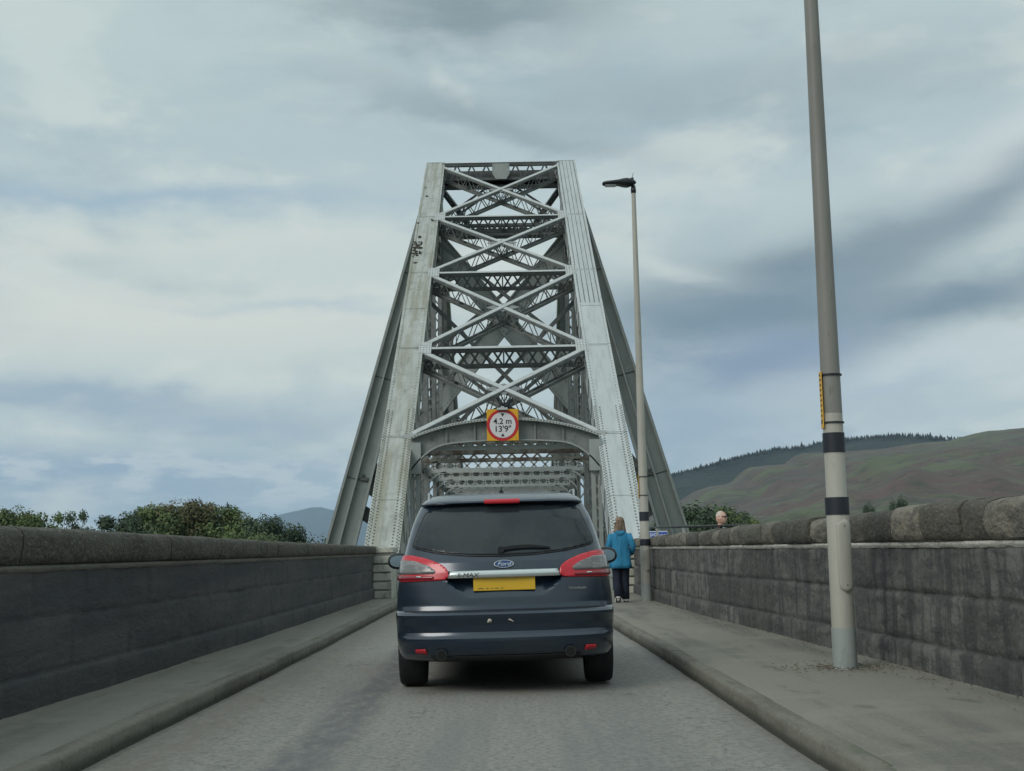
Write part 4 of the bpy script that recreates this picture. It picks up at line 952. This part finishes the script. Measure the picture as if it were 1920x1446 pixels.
#END_car
#BEGIN_people
# ------------------------------------------------------------ people
SKIN = mat('skin', lin(206, 164, 146), .6, layers=[((30, 30, 30), 3, lin(190, 130, 115), .5, .7, .5)]); 
def fabric(name, col, k=.75): return mat(name, col, .85, layers=[((14, 14, 5), 4, tuple(c * .62 for c in col), .48, .64, k), ((60, 60, 60), 2, tuple(c * 1.2 for c in col), .5, .7, .3)], bump=[((12, 12, 4), 4, .03)])
def person(label, loc, rz, H, pose, clothes):
    p = thing('person', label, 'person', loc, rz); s = H / 1.75
    # joints (person faces +y, x to its right); z up from the ground
    J = dict(pelvis=(0, 0, .95), waist=(0, 0, 1.08), chest=(0, .01, 1.30), neck=(0, 0, 1.47), skull=(0, .01, 1.56))
    J.update(pose); v = []; e = []; r = []; ix = {}
    def add(n, co, rr, par=None):
        ix[n] = len(v); v.append(tuple(Vector(co) * s)); r.append((rr[0] * s, rr[1] * s) if hasattr(rr, '__len__') else (rr * s, rr * s))
        if par: e.append((ix[par], ix[n]))
    add('pelvis', J['pelvis'], (.15, .11)); add('waist', J['waist'], (.125, .095), 'pelvis'); add('chest', J['chest'], (.15, .11), 'waist'); add('neck', J['neck'], .064, 'chest'); add('skull', J['skull'], .06, 'neck')
    for sd_, k in (('L', -1), ('R', 1)):
        add('hip' + sd_, (k * .09, 0, .92), .09, 'pelvis'); add('knee' + sd_, J['knee' + sd_], .058, 'hip' + sd_); add('calf' + sd_, tuple((Vector(J['knee' + sd_]) * .65 + Vector(J['ankle' + sd_]) * .35)), .056, 'knee' + sd_)
        add('ankle' + sd_, J['ankle' + sd_], .038, 'calf' + sd_)
        a = Vector(J['ankle' + sd_]); add('toe' + sd_, a + Vector(J['toe' + sd_]), .032, 'ankle' + sd_)
        add('sh' + sd_, (k * .15, 0, 1.375), .05, 'chest'); add('el' + sd_, J['el' + sd_], .042, 'sh' + sd_); add('wr' + sd_, J['wr' + sd_], .026, 'el' + sd_)
        w = Vector(J['wr' + sd_]); d = (w - Vector(J['el' + sd_])).normalized(); pm = w + d * .06; add('palm' + sd_, pm, (.036, .020), 'wr' + sd_)
        for i in range(4):
            b_ = pm + d * .03 + Vector((0, (i - 1.5) * .018, 0)); L = (.06, .075, .07, .055)[i]; c_ = b_ + d * L * .55; t_ = c_ + (d + Vector((-k * .5, 0, 0))).normalized() * L * .5
            add('f%d%s' % (i, sd_), b_, .009, 'palm' + sd_); add('g%d%s' % (i, sd_), c_, .008, 'f%d%s' % (i, sd_)); add('h%d%s' % (i, sd_), t_, .007, 'g%d%s' % (i, sd_))
        q = w + d * .03 + Vector((0, .03, 0)); add('t0' + sd_, q, .011, 'wr' + sd_); add('t1' + sd_, q + d * .035 + Vector((-k * .01, .012, 0)), .009, 't0' + sd_)
    me = bpy.data.meshes.new('body'); me.from_pydata(v, e, []); o = bpy.data.objects.new('body', me); COL.objects.link(o)
    sk = o.modifiers.new('skin', 'SKIN'); 
    for i, rr in enumerate(r): me.skin_vertices[0].data[i].radius = rr
    me.skin_vertices[0].data[0].use_root = True
    o.modifiers.new('ss', 'SUBSURF').levels = 1; bpy.context.view_layer.update()
    bm = bmesh.new(); tmp = bpy.data.meshes.new_from_object(o.evaluated_get(bpy.context.evaluated_depsgraph_get())); bm.from_mesh(tmp)
    # head
    hc = Vector(J['skull']) * s + Vector((0, .012, .075)) * s; turn = J.get('turn', 0)
    hm = bmesh.new(); bmesh.ops.create_uvsphere(hm, u_segments=32, v_segments=24, radius=1)
    for vt in hm.verts:
        x, y, z = vt.co; q = Vector((x * .074, y * .092, z * .112))
        if y > 0:
            q.y += .012 * math.exp(-((z + .05) / .22) ** 2) * math.exp(-(x / .16) ** 2) * 1.8   # nose
            q.y -= .008 * math.exp(-((z - .12) / .10) ** 2) * math.exp(-((abs(x) - .38) / .2) ** 2)  # eye sockets
            q.y += .006 * math.exp(-((z + .42) / .1) ** 2) * math.exp(-(x / .25) ** 2)          # lips
            q.y += .010 * math.exp(-((z + .8) / .2) ** 2)
        if z < 0: q.x *= 1 + .16 * math.sin(math.pi * .75 * min(1, -z)); q.y *= 1 + .05 * math.sin(math.pi * .7 * min(1, -z))
        if abs(x) > .9 and abs(z + .05) < .28: q.x += math.copysign(.012, x)
        vt.co = Matrix.Rotation(turn, 3, 'Z') @ (q * s) + hc
    hme = bpy.data.meshes.new('h'); hm.to_mesh(hme); bm.from_mesh(hme); hm.free()
    bm.to_mesh(me2 := bpy.data.meshes.new('body')); bm.free()
    bpy.data.objects.remove(o); o = bpy.data.objects.new('body', me2); COL.objects.link(o)
    rm = o.modifiers.new('r', 'REMESH'); rm.mode = 'VOXEL'; rm.voxel_size = .008; rm.use_smooth_shade = True; bpy.context.view_layer.update()
    me3 = bpy.data.meshes.new_from_object(o.evaluated_get(bpy.context.evaluated_depsgraph_get())); bpy.data.objects.remove(o)
    me3.materials.clear(); me3.materials.append(SKIN); me3.name = 'body'; o = bpy.data.objects.new('body', me3); COL.objects.link(o); o.parent = p
    HR = Matrix.Rotation(turn, 3, 'Z'); S = lambda q: Vector(q) * s
    def loft(name, m, rings, n=28, fold=0., par=p, solid=0):
        mb = MB(); rows = []
        for i, (c, rx, ry) in enumerate(rings):
            row = []
            for k in range(n + 1):
                a = 2 * math.pi * (k % n) / n; f = 1 + fold * (i / len(rings)) * math.sin(a * 5 + i * .6) + fold * .5 * noise.noise(Vector((math.cos(a) * 2, math.sin(a) * 2, i * .5)))
                row.append((S(c) + Vector((rx * s * f * math.cos(a), ry * s * f * math.sin(a), 0))))
            rows.append(row)
        mb.grid(rows); ob = mb.build(name, m, par, smooth=True)
        if solid: md = ob.modifiers.new('s', 'SOLIDIFY'); md.thickness = solid
        return ob
    # trousers: two legs and a seat in one mesh
    mb = MB()
    for k, sd_ in ((-1, 'L'), (1, 'R')):
        hp = Vector((k * .085, 0, .93)); kn = Vector(J['knee' + sd_]); an = Vector(J['ankle' + sd_]) + Vector((0, 0, -.02))
        pts = [hp, hp * .5 + kn * .5, kn, kn * .5 + an * .5, an]; mb.tube([q * s for q in pts], [.115 * s, .102 * s, .088 * s, .082 * s, .078 * s], 18)
    mb.tube([S((0, 0, .84)), S((0, 0, .93)), S((0, 0, 1.06))], [(.17 * s, .12 * s), (.18 * s, .13 * s), (.15 * s, .115 * s)], 24); mb.build('trousers', clothes['trousers'], p, smooth=True)
    # jacket
    hem = clothes['hem']; jr = []
    for z, rx, ry in ((1.515, .068, .070), (1.475, .062, .062), (1.45, .10, .085), (1.41, .165, .105), (1.36, .198, .122), (1.25, .198, .132), (1.12, .186, .130), (1.0, .196, .140), (.88, .214, .152), (.78, .226, .160), (.70, .232, .163)):
        if z >= hem: jr.append(((0, .005, z), rx, ry))
    jk = loft('jacket', clothes['jacket'], jr, 40, .07, solid=.006)
    for k, sd_ in ((-1, 'L'), (1, 'R')):
        a = Vector((k * .165, 0, 1.385)); el = Vector(J['el' + sd_]); wr = Vector(J['wr' + sd_]) ; mb = MB()
        mb.tube([q * s for q in (a, a * .5 + el * .5, el, el * .5 + wr * .5, wr)], [.078 * s, .070 * s, .062 * s, .056 * s, .050 * s], 16); mb.build('sleeve', clothes['jacket'], p, smooth=True)
    # shoes
    for sd_ in 'LR':
        an = Vector(J['ankle' + sd_]); td = Vector(J['toe' + sd_]).normalized(); mb = MB()
        h0 = an - td * .06 + Vector((0, 0, -.035)); mb.tube([(h0 + td * t) * s for t in (0, .02, .08, .15, .22, .245)], [(.030 * s, .034 * s), (.050 * s, .062 * s), (.053 * s, .056 * s), (.056 * s, .042 * s), (.05 * s, .032 * s), (.024 * s, .018 * s)], 16)
        sh = mb.build('shoe', clothes['shoe'], p, smooth=True)
        mb = MB(); up = Vector((0, -td.z, td.y)) if abs(td.x) < .5 else Vector((0, 0, 1))
        a0, a1 = (h0 - up * .036 + td * .0) * s, (h0 - up * .034 + td * .24) * s; mb.bar(a0 - up * .006, a1 - up * .006, .098 * s, .014 * s, up); mb.build('sole', clothes['sole'], sh)
    # face details
    fm = mat('eye_white', (.6, .6, .58), .3); 
    for k in (-1, 1):
        c = hc + HR @ S((k * .028, .083, .012)); mb = MB(); mb.dome(c, HR @ Vector((0, 1, 0)), .008 * s, .003 * s); mb.build('eye', fm, p)
    mb = MB(); c = hc + HR @ S((0, .088, -.047)); mb.bar(c - HR @ S((.02, 0, 0)), c + HR @ S((.02, 0, 0)), .006 * s, .006 * s); mb.build('mouth', mat('lips', lin(150, 80, 75), .6), p)
    if clothes.get('hair'):
        mb = MB(); rows = []; hr = random.Random(3)
        for i, (z, rx, ry, dy) in enumerate(((.125, .01, .01, 0), (.120, .045, .05, -.01), (.095, .078, .085, -.012), (.05, .096, .098, -.018), (0, .101, .100, -.026), (-.05, .106, .096, -.032), (-.10, .114, .088, -.036), (-.15, .122, .080, -.042), (-.195, .118, .070, -.048), (-.235, .085, .045, -.052))):
            row = []
            for k in range(41):
                a = math.pi * (-.06) + math.pi * 1.12 * k / 40 if z < .04 else 2 * math.pi * k / 40
                f = 1 + .05 * math.sin(k * 2.3 + i * .15) + .04 * noise.noise(Vector((k * .8, i * .3, 0)))
                a2 = -a; row.append(hc + HR @ S((rx * f * math.cos(a2), dy + ry * f * math.sin(a2), z)))
            rows.append(row)
        mb.grid(rows); h = mb.build('hair', clothes['hair'], p, smooth=True); md = h.modifiers.new('s', 'SOLIDIFY'); md.thickness = .012; md.offset = -1
    if clothes.get('hood'):
        mb = MB(); rows = []
        for i in range(11):
            t = i / 10; row = []
            for k in range(15):
                a = math.pi * (.03 + .94 * k / 14); b = math.pi * 2 * t
                R_ = .105 - .03 * abs(math.cos(a)); tr = .030 + .018 * math.sin(a)
                row.append(S((math.cos(a) * (R_ + tr * math.cos(b)), -math.sin(a) * (R_ + tr * math.cos(b)) + .0, 1.455 + tr * math.sin(b) * 1.3 - .05 * math.sin(a) + .02 * abs(math.cos(a)))))
            rows.append(row)
        mb.grid(rows); mb.build('hood', clothes['hood'], p, smooth=True)
    if clothes.get('glasses'):
        g = mat('sunglass_lens', (.01, .01, .012), .1); mb = MB()
        for k in (-1, 1):
            c = hc + HR @ S((k * .031, .098, .014)); mb.bar(c - HR @ S((.025, 0, 0)), c + HR @ S((.025, -.008 if k > 0 else 0, 0)), .006 * s, .036 * s)
            mb.bar(hc + HR @ S((k * .060, .085, .022)), hc + HR @ S((k * .083, -.02, .018)), .004, .012)
        mb.bar(hc + HR @ S((-.06, .094, .024)), hc + HR @ S((.06, .094, .024)), .005, .008); mb.build('sunglasses', g, p)
    if clothes.get('cropped'):
        mb = MB(); rows = []
        for z, f in ((.118, .05), (.112, .35), (.09, .72), (.06, .90), (.02, .99)):
            row = []
            for k in range(25):
                a = math.pi * (1.0 - .12) + math.pi * 1.24 * k / 24; row.append(hc + HR @ S((.0775 * f * math.cos(a), .095 * f * math.sin(a) - .001, z)))
            rows.append(row)
        mb.grid(rows); mb.build('cropped_hair', clothes['cropped'], p, smooth=True)
    return p
BLUE = fabric('blue_jacket_cloth', (.022, .20, .36)); NAVY = fabric('navy_trouser_cloth', (.008, .013, .030)); WSH = mat('white_shoe', (.8, .78, .74), .6); DSO = mat('dark_sole', (.05, .05, .055), .8)
HAIR = mat('brown_hair', (.17, .115, .075), .6, layers=[((40, 40, 6), 4, (.36, .27, .19), .48, .62, .8), ((60, 60, 8), 3, (.07, .045, .03), .5, .62, .7)])
walk = dict(kneeL=(-.085, .03, .52), ankleL=(-.085, -.14, .135), toeL=(0, .105, -.095), kneeR=(.085, .06, .50), ankleR=(.085, .04, .09), toeR=(0, .14, -.045),
            elL=(-.25, -.03, 1.13), wrL=(-.275, .06, .90), elR=(.265, -.07, 1.14), wrR=(.235, .12, 1.0), turn=.05)
person('woman walking away in a bright blue hooded jacket, navy trousers and white shoes', (2.16, 25.3, .125), 0.0, 1.66, walk, dict(jacket=BLUE, trousers=NAVY, shoe=WSH, sole=DSO, hair=HAIR, hood=BLUE, hem=.69))
BLKC = fabric('black_jacket_cloth', (.014, .014, .018)); 
stand = dict(kneeL=(-.09, .03, .50), ankleL=(-.10, .0, .09), toeL=(-.02, .14, -.045), kneeR=(.09, .08, .51), ankleR=(.10, .14, .10), toeR=(.02, .14, -.04),
             elL=(-.26, -.03, 1.13), wrL=(-.27, .10, .90), elR=(.26, -.02, 1.13), wrR=(.27, .08, .89), turn=.0)
person('bald man in sunglasses and black top, head and shoulders above the right stone wall', (3.60, 22.0, .02), rad(-120), 1.76, stand, dict(jacket=BLKC, trousers=NAVY, shoe=DSO, sole=DSO, glasses=True, cropped=mat('grey_stubble', lin(196, 180, 168), .7), hem=.9))
#END_people
#BEGIN_nature
# ------------------------------------------------------------ hills
def prof(pts, Y):   # pixels of a ridge line -> (x, height) at distance Y
    return [((p := at_y(x, y, Y)).x, p.z) for x, y in pts]
def hill(name, pts, Y, depth, m, rough, amp, seed, nx=220, ny=60, lowz=-14, power=1.25, back=600):
    P_ = sorted(prof(pts, Y)); x0, x1 = P_[0][0], P_[-1][0]; mb = MB(); rows = []
    for j in range(ny + 6):
        t = j / ny; y = Y - depth * (1 - t) if t <= 1 else Y + back * (j - ny) / 5; row = []
        for i in range(nx + 1):
            x = x0 + (x1 - x0) * i / nx; h = float(np.interp(x, [p[0] for p in P_], [p[1] for p in P_]))
            if t <= 1:
                k = t ** power; z = lowz + (h - lowz) * k
                w = math.sin(math.pi * min(1, t)) ** .6
                z += w * amp * (noise.fractal(Vector((x * rough, y * rough, seed)), .8, 2.1, 7) + .8 * noise.noise(Vector((x * rough * .35, y * rough * .5, seed + 4))))
                z += (1 - w) * amp * .06 * noise.noise(Vector((x * rough * 6, y * rough, seed)))
                z = min(z, 1.2 + (h - 1.2) * (y / Y) * .998) if z > 1.2 else z
            else: z = h - (h - lowz) * ((t - 1) * ny / 5) ** 1.2 * .9
            row.append((x, y, z))
        rows.append(row)
    mb.grid(rows); return struct(mb.build(name, m, smooth=True, fix=True))
HM = mat('moorland', (.066, .056, .042), .95, layers=[((.006, .012, .01), 6, (.088, .052, .044), .42, .54, .95), ((.007, .016, .012), 7, (.085, .105, .045), .50, .62, .85), ((.03, .05, .05), 5, (.042, .052, .026), .56, .68, .65), ((.004, .01, .01), 4, (.06, .075, .03), .52, .66, .6), ((.03, .07, .05), 6, (.035, .036, .022), .52, .62, .7), ((.08, .12, .1), 4, (.12, .115, .075), .58, .70, .5)])
HF = mat('forest_hill', (.012, .020, .016), .95, layers=[((.03, .03, .03), 5, (.012, .020, .014), .45, .65, .8), ((.2, .2, .2), 4, (.03, .045, .03), .5, .7, .6)], bump=[((.1, .1, .1), 4, 6.)])
HD = mat('far_mountain', (.035, .05, .055), .95, layers=[((.002, .002, .003), 5, (.05, .06, .055), .45, .65, .7)])
moor_px = [(1130, 985), (1200, 972), (1274, 940), (1300, 922), (1330, 912), (1367, 907), (1385, 890), (1400, 877), (1435, 873), (1471, 870), (1486, 857), (1501, 850), (1540, 848), (1595, 846), (1651, 842), (1707, 833), (1740, 829), (1774, 827), (1800, 820), (1830, 812), (1856, 807), (1885, 805), (1920, 802), (2000, 790), (2150, 800), (2400, 770), (2800, 830), (3400, 900), (4200, 985)]
hill('hills', moor_px, 2000, 1650, HM, .0042, 30, 2.0, nx=330, ny=80)
for_px = [(1100, 960), (1180, 915), (1255, 891), (1307, 878), (1345, 868), (1382, 858), (1420, 849), (1449, 843), (1501, 840), (1550, 827), (1613, 822), (1681, 818), (1763, 823), (1830, 830), (2000, 850), (2400, 880), (3000, 930)]
hill('forested_hill', for_px, 2500, 900, HF, .006, 26, 9.0)
far_px = [(-1400, 975), (-900, 950), (-300, 990), (100, 1012), (300, 1018), (400, 1002), (450, 988), (490, 975), (528, 964), (560, 957), (578, 952), (600, 950), (620, 957), (640, 953), (700, 962), (820, 990), (900, 1005), (1000, 1010), (1150, 1000), (1300, 985), (1500, 960), (2000, 940), (3000, 980)]
hill('far_mountains', far_px, 12000, 3000, HD, .0010, 60, 21.0, back=1200)
def ridge_trees():
    # jagged firs along the forest skyline: uncountable, one object
    rnd = random.Random(5); mb = MB(); P_ = sorted(prof(for_px, 2500)); xs = [p[0] for p in P_]; hs = [p[1] for p in P_]
    for k in range(1500):
        x = rnd.uniform(275, 1250); y = 2500 - rnd.uniform(0, 60); h = float(np.interp(x, xs, hs)) * 1.0 - rnd.uniform(0, 3); t = rnd.uniform(2.5, 5.5) * (2.6 if rnd.random() < .012 else 1); w = t * rnd.uniform(.3, .5)
        n = 5; vs = [(x + w * math.cos(a * 2 * math.pi / n), y + w * math.sin(a * 2 * math.pi / n), h - 3) for a in range(n)] + [(x, y, h + t)]
        mb.add(vs, [(a, (a + 1) % n, n) for a in range(n)])
    mb.build('distant_forest', HF)['kind'] = 'stuff'
ridge_trees()
# ------------------------------------------------------------ trees
LEAF = [mat('leaf_green', (.10, .145, .045), .75, layers=[((.5, .5, .5), 3, (.035, .06, .022), .45, .6, .8), ((1.1, 1.1, 1.1), 3, (.16, .165, .05), .52, .66, .7)]),
        mat('leaf_dark', (.048, .080, .036), .75, layers=[((.5, .5, .5), 3, (.018, .035, .020), .45, .6, .8), ((1.1, 1.1, 1.1), 3, (.06, .085, .03), .56, .68, .7)]),
        mat('leaf_brown', (.11, .105, .042), .75, layers=[((.5, .5, .5), 3, (.05, .06, .022), .45, .6, .8), ((1.1, 1.1, 1.1), 3, (.13, .11, .04), .55, .68, .6)])]
for m in LEAF:
    m.node_tree.nodes['Principled BSDF'].inputs['Subsurface Weight'].default_value = 0
BARK = mat('bark', (.09, .075, .06), .9, layers=[((6, 6, 1), 4, (.05, .04, .03), .45, .65, .7)])
def tree_meshes(seed, Ht, R_, n_leaf, leaf=.2, sparse=1.0, clumps=26, trunk=True):
    rnd = random.Random(seed); tb = MB(); cb = MB()
    top = Vector((rnd.uniform(-.4, .4), 0, Ht * .62)); pts = [Vector((0, 0, 0)), Vector((.1, .1, Ht * .25)), Vector((-.1, 0, Ht * .45)), top]
    tb.tube(pts, [.02 * Ht, .015 * Ht, .012 * Ht, .006 * Ht], 10)
    centers = []
    for k in range(clumps):
        a = rnd.uniform(0, 2 * math.pi); zz = rnd.uniform(.30, 1.02); rr = R_ * math.sqrt(max(0.03, 1 - ((zz - .52) / .52) ** 2)) * rnd.uniform(.35, .95)
        c = Vector((rr * math.cos(a), rr * math.sin(a), Ht * zz - .4)); centers.append((c, R_ * (rnd.uniform(.15, .28) if clumps > 60 else rnd.uniform(.12, .26))))
        st = Vector((0, 0, Ht * rnd.uniform(.25, .55))); mid = (st + c) / 2 + Vector((0, 0, rnd.uniform(.1, .6))); tb.tube([st, mid, c], [.006 * Ht, .004 * Ht, .0018 * Ht], 6)
    vs = []; fs = []
    for k in range(n_leaf):
        c, r_ = rnd.choice(centers); d = Vector((rnd.gauss(0, 1), rnd.gauss(0, 1), rnd.gauss(0, 1))).normalized(); rr = r_ * rnd.random() ** .5 * (1.0 + .55 * noise.noise(c * .7 + d * 2.2)) * 1.15
        q = c + Vector((d.x * rr, d.y * rr, d.z * rr * .72)); nn = (d + Vector((rnd.uniform(-.8, .8), rnd.uniform(-.8, .8), rnd.uniform(-.3, 1.0)))).normalized(); a = nn.orthogonal().normalized(); a.rotate(Matrix.Rotation(rnd.uniform(0, 6.28), 3, nn)); b = nn.cross(a)
        l = leaf * rnd.uniform(.6, 1.4); o = len(vs); vs += [q - a * l, q - b * l * .45, q + a * l, q + b * l * .45]; fs.append((o, o + 1, o + 2, o + 3))
    cb.v = [tuple(v) for v in vs]; cb.f = fs
    return tb.mesh('trunk'), cb.mesh('crown')
protos = {}
for nm, a in dict(round=(11, 13.0, 4.3, 30000, .15), broad=(12, 12.0, 5.2, 34000, .15), sparse=(13, 13.0, 4.0, 9000, .14), small=(14, 7.0, 2.6, 18000, .08)).items():
    protos[nm] = tree_meshes(*a, clumps=90 if nm != 'sparse' else 40)
def tree(kind, x, y, topz, sc, rz, leaf, label, group, name='tree', cat='tree', sink=0.0):
    tm, cm = protos[kind]; Ht = {'round': 13.0, 'broad': 12.0, 'sparse': 13.0, 'small': 7.0}[kind]
    g = terrain_h(x, y) - .1 - sink; s = (topz - g) / Ht
    t = thing(name, label, cat, (x, y, g), rz, group); t.scale = (s * sc, s * sc, s)
    for n_, me, m in (('trunk', tm, BARK), ('crown', cm, LEAF[leaf])):
        if not me.materials: me.materials.append(m)
        o = bpy.data.objects.new(n_, me); o.material_slots[0].link = 'OBJECT'; o.material_slots[0].material = m; COL.objects.link(o); o.parent = t
GL = 'trees beyond the left wall'
for (px, py, Y, kind, sc, leaf, label) in [
    (30, 966, 97, 'broad', 0.59, 0, 'leftmost green tree showing over the left wall at the photo edge'),
    (95, 968, 104, 'sparse', 0.78, 0, 'thin see-through tree over the left wall between two fuller trees'),
    (146, 964, 95, 'sparse', 0.53, 1, 'sparse dark branched tree just left of the gap of sky over the left wall'),
    (228, 970, 116, 'round', 0.85, 1, 'dark green tree at the left end of the large clump over the left wall'),
    (285, 955, 123, 'round', 0.85, 0, 'bushy tree with dark top left of the middle of the large clump'),
    (335, 952, 126, 'broad', 0.85, 2, 'brownish green tree in the middle of the large clump over the left wall'),
    (372, 946, 132, 'round', 0.81, 2, 'tallest tree of the large clump over the left wall'),
    (425, 956, 126, 'round', 0.85, 0, 'bright green tree right of the tallest one in the large clump'),
    (490, 976, 120, 'round', 0.71, 1, 'dark tree where the large clump slopes down to the right'),
    (535, 992, 123, 'round', 0.71, 1, 'low dark tree at the right end of the clump before the distant mountain'),
    (610, 1010, 132, 'small', 0.76, 1, 'small dark bush top beside the foot of the left main bridge leg'),
    (455, 990, 113, 'small', 1.04, 0, 'low bright bush in front of the right part of the large clump'),
    (300, 1000, 110, 'small', 1.14, 0, 'low yellow green bush in front of the large clump just over the wall')]:
    p = at_y(px, py, Y); tree(kind, p.x, Y, p.z, sc, random.uniform(0, 6), leaf, label, GL)
GR = 'trees beyond the right wall'
for (px, py, Y, kind, sc, leaf, label) in [
    (1290, 962, 138, 'broad', 0.76, 1, 'dark green bush right beside the foot of the right main bridge leg'),
    (1335, 960, 145, 'broad', 0.76, 0, 'broad green bush directly behind the bald man on his left'),
    (1378, 966, 151, 'round', 0.76, 1, 'dark green bush just right of the bald man'),
    (1412, 978, 145, 'round', 0.66, 0, 'low green bush where the right-hand clump meets the wall'),
    (1628, 944, 240, 'small', 0.40, 1, 'small lone dark bush above the wall just right of the near lamp post'),
    (1686, 932, 240, 'small', 0.40, 1, 'lone dark bush above the wall, farther right of the near lamp post')]:
    p = at_y(px, py, Y); tree(kind, p.x, Y, p.z, sc, random.uniform(0, 6), leaf, label, GR)
# ------------------------------------------------------------ air
def haze():
    mb = MB(); mb.box(-8000, 8000, -500, 13600, -22, 400); o = mb.build('haze', M['grass']); m = bpy.data.materials.new('haze'); m.use_nodes = True; n = m.node_tree
    n.nodes.clear(); out = n.nodes.new('ShaderNodeOutputMaterial'); v = n.nodes.new('ShaderNodeVolumePrincipled'); v.inputs['Density'].default_value = .000062; v.inputs['Color'].default_value = (.60, .80, 1.0, 1); v.inputs['Anisotropy'].default_value = 0
    n.links.new(v.outputs[0], out.inputs['Volume']); o.data.materials.clear(); o.data.materials.append(m); o['kind'] = 'stuff'
haze()
#END_nature
